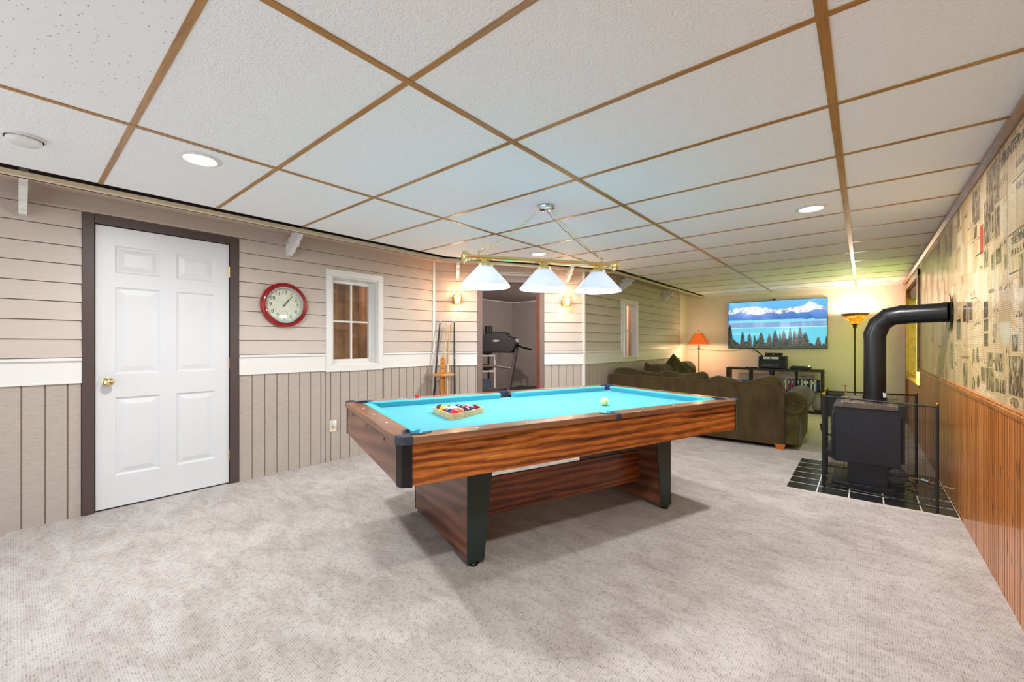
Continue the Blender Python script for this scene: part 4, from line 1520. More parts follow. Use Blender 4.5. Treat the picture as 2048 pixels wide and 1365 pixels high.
b.tube([(-.03, -.36, .56), (-.04, -.1, .585), (-.04, .1, .585), (-.03, .36, .56)], .022, 8)
b.build('cross_bar', mat('bronze grey steel', (92, 82, 74), .4), r, smooth=40)
b = MB()
b.prism([(-.30, .02), (-.30, .12), (-.20, .20), (.05, .20), (.12, .14), (.12, .02)], (0, -.38, 0), (1, 0, 0), (0, 0, 1), (0, .76, 0))
b.build('motor_hood', mat('charcoal hood', (48, 42, 42), .45), r, bevel=.01)
b = MB()
b.prism([(.10, .03), (.10, .14), (1.35, .14), (1.38, .03)], (0, -.36, 0), (1, 0, 0), (0, 0, 1), (0, .72, 0))
b.build('deck', M_black, r, bevel=.005)
b = MB()
for sy in (-1, 1):
    b.box((.12, sy * .36 - .03, .14), (1.34, sy * .36 + .03, .165))
b.build('side_rail', mat('grey foot rail', (120, 112, 108), .5), r)
b = MB()
b.tube([(0, -.10, .80), (-.01, -.10, .72), (-.01, -.06, .66), (-.01, -.01, .68), (0, .0, .80)], .003, 6)
b.build('safety_cord', M_black, r, smooth=60)

# white shelving rack with stored items
c0 = camray(972, 7.9)
r = empty('storage_rack', (c0.x, c0.y, RZ0), math.radians(40), 'small white open rack half hidden behind the treadmill console', 'shelf rack')
for sx in (-1, 1):
    for sy in (-1, 1):
        b = MB()
        b.box((sx * .17 - .012, sy * .13 - .012, 0), (sx * .17 + .012, sy * .13 + .012, .74))
        b.build('post', M_white, r)
for z in (.05, .42, .71):
    b = MB()
    b.box((-.17, -.13, z), (.17, .13, z + .025))
    b.build('shelf', M_white, r)
def on_rack(x, y, z):
    a_ = math.radians(40)
    return (c0.x + math.cos(a_) * x - math.sin(a_) * y, c0.y + math.sin(a_) * x + math.cos(a_) * y, RZ0 + z)
b = MB()
b.ball((0, 0, .055), .15, 18, 12, (.8, .7, .37))
tag(b.build('folded_bag', mat('black nylon', (28, 26, 28), .7), loc=on_rack(0.02, 0, .735), smooth=80), 'black folded bag on the top shelf of the white rack', 'bag')
b = MB()
b.ball((0, 0, .06), .15, 18, 12, (.95, .8, .4))
tag(b.build('gym_bag', mat('dark brown canvas', (44, 36, 34), .8), loc=on_rack(0.0, 0, .445), smooth=80), 'dark bag on the middle shelf of the white rack', 'bag')
b = MB()
b.box((-.09, -.07, 0), (.09, .07, .20))
tag(b.build('storage_box', mat('slate blue cloth', (74, 84, 104), .8), loc=on_rack(0.0, 0, .075), rotz=.7, bevel=.01), 'slate blue box on the bottom shelf of the white rack', 'box')
for k in range(2):
    b = MB()
    b.ball((0, 0, .035), .11, 16, 10, (1, .42, .33))
    b.ball((-.05, 0, .06), .055, 12, 8, (1, .8, .9))
    sh = b.build('running_shoe', M_black, loc=tuple(camray(972 + k * 9, 7.25))[:2] + (RZ0,), rotz=.9 + k * .3, smooth=80)
    q = MB()
    for s_ in (-1, 1):
        q.tube([(.0, s_ * .044, .03), (.03, s_ * .041, .05), (.06, s_ * .030, .05)], .005, 6)
    tag(q.build('shoe_stripe', mat('lime yellow trim', (206, 214, 60), .6), sh), 'lime yellow stripes')
    tag(sh, 'black running shoe with lime trim, ' + ('toe behind the door casing' if k == 0 else 'nearer the treadmill upright'), 'shoe')
# tall black speaker behind the console
c1 = camray(977, 8.35)
b = MB()
b.lathe([(0, 0), (.11, 0), (.11, .02), (.02, .03), (.02, .95), (.078, .96), (.078, 1.28), (.072, 1.30), (0, 1.30)], 24)
tag(b.build('tower_fan', mat('black fan plastic', (26, 24, 24), .5), loc=(c1.x, c1.y, RZ0), smooth=40), 'black cylindrical fan head rising behind the treadmill console', 'fan')

# ================================================================ WOOD STOVE, HEARTH, SCREEN
# hearth
r = empty('tile_hearth', (0, 0, 0), 0, 'black slate tile hearth with white grout under the stove', 'hearth')
HX0, HX1, HY0, HY1 = -.487, XR - .006, 4.10, 5.235
b = MB()
b.box((HX0, HY0, 0), (HX1, HY1, .0118))
b.build('grout_bed', mat('white grout', (226, 224, 216), .8), r)
M_slate = noisy('black glazed tile', (38, 40, 42), (28, 30, 32), 12, .28, .08, .002)
b = MB()
nx, ny = 5, 9
tw, th = (HX1 - HX0) / 4.9, (HY1 - HY0) / 10
x = HX0
k = 0
while x < HX1 - .01:
    xe = min(x + .2005, HX1)
    y = HY0
    while y < HY1 - .01:
        ye = min(y + .1895, HY1)
        b.box((x + .004 if x > HX0 else x, y + .0055, .004), (xe - .004, ye - .0055, .0125))
        y = ye
    x = xe
b.build('slate_tile', M_slate, r)

# stove body
SX0, SX1, SY0, SY1 = -.185, .225, 4.40, 5.00
r = empty('wood_stove', (0, 0, .0125), 0, 'black pedestal wood stove with a black flue pipe elbowing into the wall', 'stove')
b = MB()
b.box((SX0 - .02, SY0 + .0, 0), (SX1 - .03, SY1 - .06, .035))
b.build('base_plate', M_stove, r, bevel=.004)
b = MB()
b.box((-.10, SY0 + .03, .035), (.145, SY1 - .10, .215))
b.build('pedestal', M_stove, r, bevel=.004)
b = MB()
b.box((SX0, SY0, .205), (SX1, SY1, .655))
body = b.build('firebox', M_stove, r, bevel=.006)
b = MB()
b.prism([(SX0 - .012, .655), (SX1 + .01, .655), (SX1 + .01, .685), (SX0 + .07, .705), (SX0 + .0, .672)], (0, SY0 - .012, 0), (1, 0, 0), (0, 0, 1), (0, SY1 - SY0 + .024, 0))
b.build('top_plate', noisy('stove top tan reflection', (120, 106, 94), (92, 80, 72), 7, .35, .05, .001), r, bevel=.004)  # tan reflection on the black stove's top, put into the plate colour
b = MB()
b.box((SX0 - .022, SY0 + .05, .27), (SX0, SY1 - .05, .60))
dr = b.build('stove_door', M_stove, r, bevel=.006)
b = MB()
b.box((SX0 - .026, SY0 + .12, .33), (SX0 - .020, SY1 - .12, .54))
b.build('door_window', M_blackgloss, dr)
b = MB()
b.tube([(SX0 - .022, SY0 + .08, .40), (SX0 - .065, SY0 + .05, .41), (SX0 - .085, SY0 + .02, .44), (SX0 - .092, SY0 + .0, .50)], .008, 8)
b.build('door_handle', M_pipe, dr, smooth=50)
b = MB()
b.prism([(0, 0), (-.055, .03), (-.06, .07), (0, .07)], (SX0 - .002, SY0 + .06, .20), (1, 0, 0), (0, 0, 1), (0, SY1 - SY0 - .12, 0))
b.build('ash_lip', M_stove, r, bevel=.006)
b = MB()
b.box((SX1 + .002, SY0 + .03, .24), (SX1 + .022, SY1 - .03, .60))
b.build('rear_heat_shield', M_stove, r, bevel=.004)
b = MB()
b.box((SX1 - .02, SY0 - .025, .60), (SX1 + .022, SY0 + .03, .70))
b.build('blower_switch', M_black, r, bevel=.003)
b = MB()
b.tube([(SX0 + .10, SY0 + .03, .700), (SX0 + .10, SY0 + .03, .712), (SX0 + .125, SY0 + .01, .722)], .006, 8)
b.build('damper_knob', M_gold, r, smooth=50)
# flue
PXc, PYc, PR = .072, 4.66, .073
b = MB()
b.lathe([(PR + .022, .688), (PR + .022, .700), (PR + .006, .712), (PR + .006, .735)], 36, Matrix.Translation((PXc, PYc, 0)))
b.build('flue_collar', M_pipe, r, smooth=35)
zE = 1.405
path = [(PXc, PYc, .70), (PXc, PYc, 1.265)]
b = MB()
b.tube(path, PR, 36, cap=False)
b.build('flue_pipe', M_pipe, r, smooth=35)
b = MB()
cxr, czr, R_ = PXc + .16, 1.245, .16
el_pts = [(PXc, PYc, 1.235)] + [(cxr - R_ * math.cos(a_) , PYc, czr + R_ * math.sin(a_)) for a_ in np.radians([0, 30, 60, 90])][0:]
el_pts = [(PXc, PYc, 1.225), (PXc, PYc, 1.255), (PXc + .030, PYc - .008, 1.340), (PXc + .090, PYc - .024, 1.398), (PXc + .170, PYc - .046, 1.412), (PXc + .200, PYc - .054, 1.412)]
rings = []
b.tube(el_pts, [PR + .003] * 6, 36, cap=False)
for i in (2, 3, 4):
    pa = Vector(el_pts[i])
    dd = (Vector(el_pts[i + 1]) - Vector(el_pts[i - 1])).normalized()
    b.tube([pa - dd * .003, pa + dd * .003], PR + .006, 36, cap=False)
b.build('flue_elbow', M_pipe, r, smooth=14)
b = MB()
HY = lambda x_: PYc - .27 * (x_ - PXc)
b.tube([(PXc + .19, HY(PXc + .19), 1.412), (XR - .01, HY(XR - .01), 1.416)], PR, 36, cap=False)
b.tube([(XR - .045, HY(XR - .045), 1.416), (XR - .012, HY(XR - .012), 1.416)], PR + .004, 36, cap=False)
b.build('flue_pipe', M_pipe, r, smooth=35)
b = MB()
b.lathe([(PR, .0), (PR + .066, 0), (PR + .066, .004), (PR, .004)], 40, Matrix.Translation((XR - .018, HY(XR - .018), 1.414)) @ RX, close=True)
b.build('wall_flange', M_blackgloss, r, smooth=35)
b = MB()
b.box((PXc + .05, PYc - PR - .004, .735), (PXc + .072, PYc - PR + .03, .775))
b.build('pipe_clip', M_chrome, r, bevel=.002)
# blower behind the pedestal and gas line
r2 = empty('blower_fan', (.20, 4.55, .0125), 0, 'round blower with coiled black cable behind the stove pedestal', 'blower')
b = MB()
b.lathe([(0, -.03), (.06, -.03), (.066, -.02), (.066, .02), (.06, .03), (.02, .034), (0, .034)], 24, Matrix.Translation((0, 0, .12)) @ Matrix.Rotation(PI / 2, 4, 'X'))
b.build('fan_housing', mat('grey blower metal', (110, 112, 116), .35, metal=.6), r2, smooth=40)
b = MB()
b.box((-.05, -.03, 0), (.05, .03, .06))
b.build('fan_foot', M_black, r2)
b = MB()
b.tube([(.03 + .09 * math.cos(a_) * (1 - .03 * a_), -.06 + .05 * math.sin(a_), .012 + .012 * a_) for a_ in np.linspace(0, 12, 60)], .005, 6)
b.build('power_cable', M_black, r2, smooth=60)
b = MB()
b.tube([(.06, 4.52, .10), (.16, 4.50, .145), (.24, 4.47, .150), (.34, 4.42, .160), (.47, 4.33, .150), (.505, 4.32, .150)], .005, 8)
r2 = empty('gas_line', (0, 0, 0), 0, 'thin copper gas line with a small fitting running from stove to wall', 'pipe')
b.build('tubing', mat('copper tubing', (150, 116, 96), .4, metal=.6), r2, smooth=60)
b = MB()
b.tube([(.34, 4.42, .160), (.375, 4.395, .158)], .013, 6)
b.build('fitting', M_chrome, r2)

# spark screen: three panels
M_mesh = mat('black spark mesh', (24, 24, 26), .6)
t = NT(M_mesh)
st = t.n('ShaderNodeSeparateXYZ')
t.l(t.coords(), st.inputs[0])
def lines(sock):
    a_ = t.n('ShaderNodeMath', operation='MULTIPLY')
    a_.inputs[1].default_value = 1 / .008
    t.l(sock, a_.inputs[0])
    f_ = t.n('ShaderNodeMath', operation='FRACT')
    t.l(a_.outputs[0], f_.inputs[0])
    g_ = t.n('ShaderNodeMath', operation='LESS_THAN')
    g_.inputs[1].default_value = .16
    t.l(f_.outputs[0], g_.inputs[0])
    return g_.outputs[0]
mx_ = t.n('ShaderNodeMath', operation='MAXIMUM')
t.l(lines(st.outputs[0]), mx_.inputs[0])
t.l(lines(st.outputs[2]), mx_.inputs[1])
t.l(mx_.outputs[0], t.b.inputs['Alpha'])
r = empty('spark_screen', (0, 0, .0125), 0, 'folding black mesh spark screen with brass ball finials around the stove', 'fireplace screen')
def sc_panel(a, c, z0, z1a, z1b, feet=True):
    a, c = Vector(a), Vector(c)
    d, n, L = frame(a, c)
    rr = empty('screen_panel', (a.x, a.y, 0), math.atan2(d.y, d.x))
    rr.parent = r
    b = MB()
    b.tube([(0, 0, 0), (0, 0, z1a)], .0085, 10)
    b.tube([(L, 0, 0), (L, 0, z1b)], .0085, 10)
    b.tube([(0, 0, z1a - .01), (L, 0, z1b - .01)], .0065, 8)
    b.tube([(0, 0, z0), (L, 0, z0)], .0065, 8)
    b.build('panel_frame', M_black, rr, smooth=50)
    b = MB()
    b.quad((0, 0, z0), (L, 0, z0), (L, 0, z1b - .01), (0, 0, z1a - .01))
    b.build('wire_mesh', M_mesh, rr)
    for q, z in ((0, z1a), (L, z1b)):
        b = MB()
        b.ball((q, 0, z + .010), .012, 14, 10)
        b.lathe([(.009, z - .004), (.006, z + .002)], 10, Matrix.Translation((q, 0, 0)))
        b.build('finial', M_gold, rr, smooth=60)
sc_panel((-.247, 4.292), (.395, 4.142), .03, .755, .745)
sc_panel((-.262, 4.90), (.350, 5.00), .035, .745, .742)
sc_panel((-.256, 4.315), (-.266, 4.882), .03, .752, .746)
b = MB()
hc = Vector((-.13, 4.56, 0))
b.tube([(-.10, 4.262, .752), (-.108, 4.262, .80), (-.112, 4.262, .845)], .004, 8)
b.ball((-.112, 4.262, .850), .009, 12, 8)
b.ball((-.10, 4.262, .752), .009, 12, 8)
b.build('lift_handle', M_gold, r, smooth=60)

# ================================================================ SOFA
r = empty('sectional_sofa', (0, 0, 0), 0, 'large olive corduroy sectional sofa with rolled arm, its back to the pool table', 'sofa')
def soft_box(name, m, parent, x0, x1, y0, y1, z0, z1, rad=.06, bulge=.02, seed=0, sub=2, wob=.01, **kw):
    """rounded cushion: a superellipsoid-like grid box with slightly lumpy faces"""
    rnd = random.Random(seed)
    bm = bmesh.new()
    bmesh.ops.create_cube(bm, size=2.)
    bmesh.ops.subdivide_edges(bm, edges=bm.edges[:], cuts=9, use_grid_fill=True)
    hx, hy, hz = (x1 - x0) / 2, (y1 - y0) / 2, (z1 - z0) / 2
    ph = [rnd.uniform(0, 6.28) for _ in range(6)]
    for v_ in bm.verts:
        p = Vector((v_.co.x * hx, v_.co.y * hy, v_.co.z * hz))
        q = Vector((max(-hx + rad, min(hx - rad, p.x)), max(-hy + rad, min(hy - rad, p.y)), max(-hz + rad, min(hz - rad, p.z))))
        dlt = p - q
        if dlt.length > 1e-9:
            p = q + dlt.normalized() * rad
        f_ = (1 - abs(v_.co.x) ** 3) * (1 - abs(v_.co.y) ** 3), (1 - abs(v_.co.x) ** 3) * (1 - abs(v_.co.z) ** 3), (1 - abs(v_.co.y) ** 3) * (1 - abs(v_.co.z) ** 3)
        p.z += bulge * v_.co.z * f_[0]
        p.y += bulge * v_.co.y * f_[1]
        p.x += bulge * v_.co.x * f_[2]
        w_ = wob * (math.sin(p.x * 9 + ph[0]) + math.sin(p.y * 11 + ph[1]) * .7 + math.sin((p.x + p.z) * 17 + ph[2]) * .4)
        p.z += w_ * max(0, v_.co.z)
        v_.co = p + Vector(((x0 + x1) / 2, (y0 + y1) / 2, (z0 + z1) / 2))
    me = bpy.data.meshes.new(name)
    bm.to_mesh(me)
    bm.free()
    me.materials.append(m)
    me.shade_smooth()
    o = bpy.data.objects.new(name, me)
    sc.collection.objects.link(o)
    o.parent = parent
    return o
SYB = 5.55
# back frame: rounded right shoulder
b = MB()
sh = [(X3 + .045, .045), (-.675, .045), (-.675, .60), (-.69, .645), (-.72, .685), (-.77, .718), (-.83, .732), (X3 + .06, .752), (X3 + .045, .745)]
b.prism(sh, (0, SYB, 0), (1, 0, 0), (0, 0, 1), (0, .16, 0))
b.build('back_frame', M_sofaback, r, bevel=.012, seg=3)
b = MB()
b.tube([(X3 + .05, SYB + .004, .752), (-.83, SYB + .004, .733), (-.77, SYB + .004, .719), (-.72, SYB + .004, .686), (-.69, SYB + .004, .645), (-.678, SYB + .004, .60)], .006, 8)
b.build('piping', M_sofa, r, smooth=60)
b = MB()
b.box((X3 + .06, SYB + .12, .07), (-.70, SYB + .95, .32))
b.box((X3 + .06, SYB + .95, .07), (X3 + .98, 8.35, .32))
b.build('seat_base', M_sofaback, r, bevel=.02)
b = MB()
b.box((X3 + .045, SYB + .16, .045), (X3 + .20, 8.40, .74))
b.build('back_frame', M_sofaback, r, bevel=.03)
for i, (a_, c_) in enumerate(((-1.82, -1.27), (-1.27, -.72))):
    soft_box('seat_cushion', M_sofa, r, a_, c_, SYB + .28, SYB + .98, .30, .47, .06, .02, i)
soft_box('seat_cushion', M_sofa, r, X3 + .2, -1.83, SYB + .28, SYB + 1.0, .30, .47, .06, .02, 5)
for i, (a_, c_) in enumerate(((6.58, 7.45), (7.47, 8.30))):
    soft_box('seat_cushion', M_sofa, r, X3 + .22, X3 + 1.0, a_, c_, .30, .47, .06, .02, i + 8)
def back_cushion(x0, x1, prof, seed, yy=SYB + .12, th=.22):
    """top edge follows prof = [(x, z)]"""
    rnd = random.Random(seed)
    b = MB()
    nx_, ny_ = 22, 8
    xs_ = [p[0] for p in prof]
    zs_ = [p[1] for p in prof]
    vs, fs = [], []
    ph = rnd.uniform(0, 6)
    for i in range(nx_ + 1):
        u_ = i / nx_
        x = x0 + (x1 - x0) * u_
        top = float(np.interp(x, xs_, zs_))
        edge = min(1, (min(u_, 1 - u_) * 9)) ** .5
        for j in range(2 * ny_):
            a_ = 2 * PI * j / (2 * ny_)
            hz_, hy_ = (top - .42) / 2, th / 2 * (.55 + .45 * edge)
            ex = lambda w_: math.copysign(abs(w_) ** .6, w_)
            vs.append((x, yy + th / 2 + hy_ * ex(math.cos(a_)) + .006 * math.sin(x * 22 + j + ph), .42 + hz_ + hz_ * ex(math.sin(a_)) + .004 * math.sin(x * 31 + ph)))
    m_ = 2 * ny_
    for i in range(nx_):
        for j in range(m_):
            j2 = (j + 1) % m_
            fs.append((i * m_ + j, (i + 1) * m_ + j, (i + 1) * m_ + j2, i * m_ + j2))
    fs.append(tuple(range(m_)))
    fs.append(tuple(nx_ * m_ + k for k in range(m_))[::-1])
    b.add(vs, fs)
    return b.build('back_cushion', M_sofa, r, smooth=70)
back_cushion(-3.00 + .17, -2.15, [(-2.85, .80), (-2.78, .845), (-2.70, .855), (-2.5, .83), (-2.15, .775)], 1)
back_cushion(-2.145, -1.53, [(-2.15, .81), (-2.07, .835), (-1.9, .80), (-1.75, .80), (-1.60, .835), (-1.55, .80), (-1.53, .74)], 2)
back_cushion(-1.52, -1.15, [(-1.52, .76), (-1.42, .785), (-1.3, .775), (-1.15, .725)], 3)
back_cushion(-1.15, -.70, [(-1.15, .70), (-1.0, .765), (-.87, .81), (-.78, .815), (-.73, .78), (-.70, .68)], 4)
for i, (a_, c_, zt) in enumerate(((6.45, 7.15, .84), (7.2, 7.75, .82), (7.8, 8.3, .84))):
    soft_box('back_cushion', M_sofa, r, X3 + .20, X3 + .45, a_, c_, .45, zt, .09, .03, i + 20, wob=.012)
# rolled arm
b = MB()
ax_, az_, ar_ = -.60, .525, .135
n = 28
def arm_ring(y, k):
    return [(ax_ + ar_ * k * 1.02 * math.cos(2 * PI * j / n), y, az_ + ar_ * k * math.sin(2 * PI * j / n)) for j in range(n)]
rings_ = [arm_ring(SYB + .035, .55), arm_ring(SYB + .012, .80), arm_ring(SYB + .025, .96), arm_ring(SYB + .06, 1.), arm_ring(SYB + .5, 1.02), arm_ring(SYB + .93, 1.), arm_ring(SYB + .965, .9), arm_ring(SYB + .97, .5)]
vs = [p for q in rings_ for p in q]
fs = [(i * n + j, (i + 1) * n + j, (i + 1) * n + (j + 1) % n, i * n + (j + 1) % n) for i in range(len(rings_) - 1) for j in range(n)]
fs += [tuple(range(n)), tuple((len(rings_) - 1) * n + j for j in range(n))[::-1]]
b.add(vs, fs)
arm = b.build('rolled_arm', M_sofa, r, smooth=50)
b = MB()
b.prism([(-.69, .06), (-.545, .06), (-.535, .45), (-.69, .50)], (0, SYB + .03, 0), (1, 0, 0), (0, 0, 1), (0, .92, 0))
b.build('arm_panel', M_sofa, arm, bevel=.012)
b = MB()
for k in range(14):
    a_ = 2 * PI * k / 14
    b.tube([(ax_ + .02 * math.cos(a_), SYB + .030, az_ + .02 * math.sin(a_)), (ax_ + .075 * math.cos(a_ + .1), SYB + .022, az_ + .075 * math.sin(a_ + .1)), (ax_ + .115 * math.cos(a_), SYB + .020, az_ + .115 * math.sin(a_))], .004, 5)
b.build('arm_pleat', M_sofaback, arm, smooth=60)
for (x, y) in ((-.72, SYB + .04), (-.72, SYB + .88), (X3 + .10, SYB + .04), (X3 + .10, 8.30), (X3 + .90, 8.30)):
    b = MB()
    b.add([(x - .05, y - .05, .062), (x + .05, y - .05, .062), (x + .05, y + .05, .062), (x - .05, y + .05, .062), (x - .036, y - .036, 0), (x + .036, y - .036, 0), (x + .036, y + .036, 0), (x - .036, y + .036, 0)],
          [(0, 1, 2, 3), (7, 6, 5, 4), (4, 5, 1, 0), (5, 6, 2, 1), (6, 7, 3, 2), (7, 4, 0, 3)])
    b.build('foot', mat('orange brown wood foot', (190, 104, 42), .4), r)
# loose pillows
def pillow(name, m, loc, w, h, th, rx, rz_, ry, lab):
    b = MB()
    N_ = 14
    vs, fs = [], []
    for sgn in (1, -1):
        for i in range(N_ + 1):
            for j in range(N_ + 1):
                u_, v_ = i / N_ * 2 - 1, j / N_ * 2 - 1
                k_ = ((1 - u_ ** 2) * (1 - v_ ** 2)) ** .45
                px_ = u_ * w / 2 * (1 - .07 * (1 - v_ ** 2))
                pz_ = v_ * h / 2 * (1 - .07 * (1 - u_ ** 2))
                vs.append((px_, sgn * th / 2 * k_ + .008 * math.sin(u_ * 5 + v_ * 4) * k_, pz_))
    m_ = (N_ + 1) ** 2
    for i in range(N_):
        for j in range(N_):
            a_ = i * (N_ + 1) + j
            q_ = (a_, a_ + N_ + 1, a_ + N_ + 2, a_ + 1)
            fs.append(q_[::-1])
            fs.append(tuple(m_ + z_ for z_ in q_))
    b.add(vs, fs)
    o = b.build(name, m, smooth=80)
    o.rotation_euler = (rx, ry, rz_)
    o.location = loc
    tag(o, lab, 'pillow')
    return o
pillow('throw_pillow', M_sofa, (-2.40, 7.10, .68), .52, .52, .16, -.35, .55, PI / 4, 'olive pillow standing on its corner, highest above the sofa back')
pillow('throw_pillow', M_sofa, (-2.46, 6.36, .70), .40, .36, .14, -.5, .3, .25, 'olive pillow slumped on the seat in front of the pointed one')

# ================================================================ FAR WALL THINGS
# television
TX0, TX1, TZ0, TZ1 = -2.050, -.476, 1.108, 2.002
r = empty('television', ((TX0 + TX1) / 2, YF - .055, (TZ0 + TZ1) / 2), 0, 'large wall-mounted television showing snowy mountains over a turquoise lake', 'television')
hw, hh = (TX1 - TX0) / 2, (TZ1 - TZ0) / 2
b = MB()
b.box((-hw, 0, -hh), (hw, .045, hh))
b.build('housing', M_blackgloss, r, bevel=.003)
b = MB()
b.box((-.15, -.004, -hh - .012), (.15, .02, -hh + .002))
b.build('logo_strip', M_blackgloss, r)
b = MB()
b.text('SAMSUNG', .018, (0, -.0055, -hh - .004), (1, 0, 0), (0, 0, 1), (0, -1, 0), 0)
b.build('logo', mat('silver lettering', (210, 210, 212), .4), r)
# picture: colours per vertex of a fine grid
NX_, NZ_ = 420, 236
uu = np.linspace(0, 1, NX_)
vv = np.linspace(0, 1, NZ_)
Ug, Vg = np.meshgrid(uu, vv)
rng = np.random.default_rng(4)
def fbm(x, octs, base, seed):
    g = np.random.default_rng(seed)
    out_ = np.zeros_like(x)
    amp = 1.
    f = base
    for _ in range(octs):
        tb_ = g.random(int(f * 2.2) + 4)
        xi = x * f
        i0 = np.floor(xi).astype(int)
        fr = xi - i0
        n_t = len(tb_)
        out_ += amp * (tb_[i0 % n_t] * (1 - fr) + tb_[(i0 + 1) % n_t] * fr - .5)
        amp *= .52
        f *= 2
    return out_
def C(*c):
    return np.array(c, float)
img = np.zeros((NZ_, NX_, 3))
sky = C(104, 182, 232)[None, None] * (1 - Ug[..., None] * .0) + (Vg[..., None] - .9) * C(60, 40, 10)
cl = np.clip(fbm(Ug + Vg * .3, 4, 5, 3)[..., None] * 1.1, 0, 1) * C(80, 50, 20)
img[:] = sky + cl
ridge = .885 + .06 * fbm(uu, 6, 6, 11) * 2 - .03 * np.abs(uu - .35)
snow_base = .745 + .07 * fbm(uu, 5, 9, 12)
mask = Vg < ridge[None]
tx_ = fbm(Ug * 1.0 + Vg * .9, 6, 30, 5) + .8 * fbm(Ug - Vg * 1.2 + 1.5, 5, 50, 6) * .0
tx2 = rng.random((NZ_, NX_)) * .9 - .45
rock = (tx2 * .7 + .55 * fbm(Ug * 1.3 + Vg * .35, 6, 24, 31) + .55 * fbm(Ug * 1.1 - Vg * .5 + .7, 6, 24, 32)) > .16
img[mask] = np.where(rock[mask][:, None], C(120, 130, 160), C(244, 248, 252))
low = Vg < snow_base[None]
band = low & (Vg > .60)
tt = np.clip((Vg - .60) / .16, 0, 1)[..., None]
blue = C(64, 116, 196) * (1 - tt) + C(104, 146, 214) * tt + 26 * fbm(Ug + Vg * .5, 6, 12, 33)[..., None]
img[band] = blue[band]
w_ = Vg <= .60
img[w_] = C(96, 200, 222)
b1 = w_ & (Vg > .545)
img[b1] = C(128, 214, 232)
b2_ = w_ & (Vg > .44) & (Vg <= .545)
img[b2_] = (C(120, 158, 204)[None] + 60 * np.clip(fbm(Ug, 6, 14, 21)[b2_], 0, 1)[:, None] * C(1, .8, .6))
b3 = w_ & (Vg <= .44) & (Vg > .425)
img[b3] = C(176, 226, 232)
isl = (np.abs(Ug - .815) < .04) & (np.abs(Vg - .60) < .013 * (1 - np.abs(Ug - .815) / .04)) | ((Ug > .89) & (np.abs(Vg - .595) < .012))
img[isl] = C(62, 86, 116)
g = (w_ & (Vg < .33) & (Vg > .28) & (Ug < .35))
img[g] += C(30, 14, 6)
# firs: (centre, height, half width, tint)
firs = [(.015, .52, .045, 0), (.16, .36, .034, 1), (.235, .31, .034, 2), (.29, .28, .02, 3), (.36, .33, .045, 1), (.445, .30, .035, 2), (.505, .38, .042, 0),
        (.555, .33, .02, 3), (.592, .37, .040, 1), (.655, .43, .026, 3), (.70, .37, .032, 0), (.75, .43, .040, 3), (.80, .32, .050, 1), (.92, .23, .035, 2), (.995, .25, .02, 3),
        (.10, .12, .05, 2), (.20, .14, .06, 3), (.33, .18, .07, 3), (.42, .12, .08, 1), (.56, .18, .09, 3), (.63, .19, .08, 0), (.72, .2, .1, 2), (.85, .10, .06, 1), (.06, .18, .06, 3), (.53, .1, .1, 3), (.97, .09, .05, 2)]
tints = [C(34, 38, 34), C(60, 50, 36), C(66, 64, 54), C(40, 52, 32)]
for cx_, h_, hw_, ti in firs:
    rel = 1 - Vg / h_
    jag = .65 + .35 * np.abs(((Vg * 60) % 1) - .5) * 2 + .25 * (rng.random((NZ_, 1)) - .5)
    m_ = (Vg < h_) & (np.abs(Ug - cx_) < hw_ * 1.25 * np.clip(rel, 0, 1) ** .6 * jag)
    sh_ = tints[ti] + (np.kron(rng.random((NZ_ // 4 + 1, NX_ // 4 + 1)), np.ones((4, 4)))[:NZ_, :NX_, None] - .45) * 80
    img[m_] = sh_[m_]
bot = Vg < .045 + .03 * fbm(Ug, 5, 20, 8)
img[bot] = (C(54, 58, 38) + (rng.random((NZ_, NX_, 1)) - .5) * 70)[bot]
img = np.clip(img, 4, 255) / 255.
imgl = np.where(img <= .04045, img / 12.92, ((img + .055) / 1.055) ** 2.4)
me = bpy.data.meshes.new('screen')
X_ = (-hw + .008 + Ug * (2 * hw - .016)).ravel()
Z_ = (-hh + .010 + Vg * (2 * hh - .018)).ravel()
co = np.stack([X_, np.full_like(X_, -.0012), Z_], 1)
idx = np.arange(NX_ * NZ_).reshape(NZ_, NX_)
fq = np.stack([idx[:-1, :-1], idx[:-1, 1:], idx[1:, 1:], idx[1:, :-1]], -1).reshape(-1, 4)
me.from_pydata(co.tolist(), [], fq.tolist())
ca = me.color_attributes.new('picture', 'FLOAT_COLOR', 'POINT')
ca.data.foreach_set('color', np.concatenate([imgl.reshape(-1, 3), np.ones((NX_ * NZ_, 1))], 1).ravel())
M_screen = mat('lit television picture', (10, 10, 10), .12)
t = NT(M_screen)
at = t.n('ShaderNodeAttribute', attribute_name='picture')
t.l(at.outputs['Color'], t.b.inputs['Emission Color'])
t.b.inputs['Emission Strength'].default_value = .95
me.materials.append(M_screen)
o = bpy.data.objects.new('screen', me)
sc.collection.objects.link(o)
o.parent = r
b = MB()
b.box((-.028, -.01, 0), (.028, .012, .016))
b.box((-.006, -.006, -.014), (.006, .012, 0))
tag(b.build('webcam', M_black, loc=(-1.275, YF - .045, TZ1 + .014), bevel=.002), 'tiny black camera clipped on top of the television', 'camera')

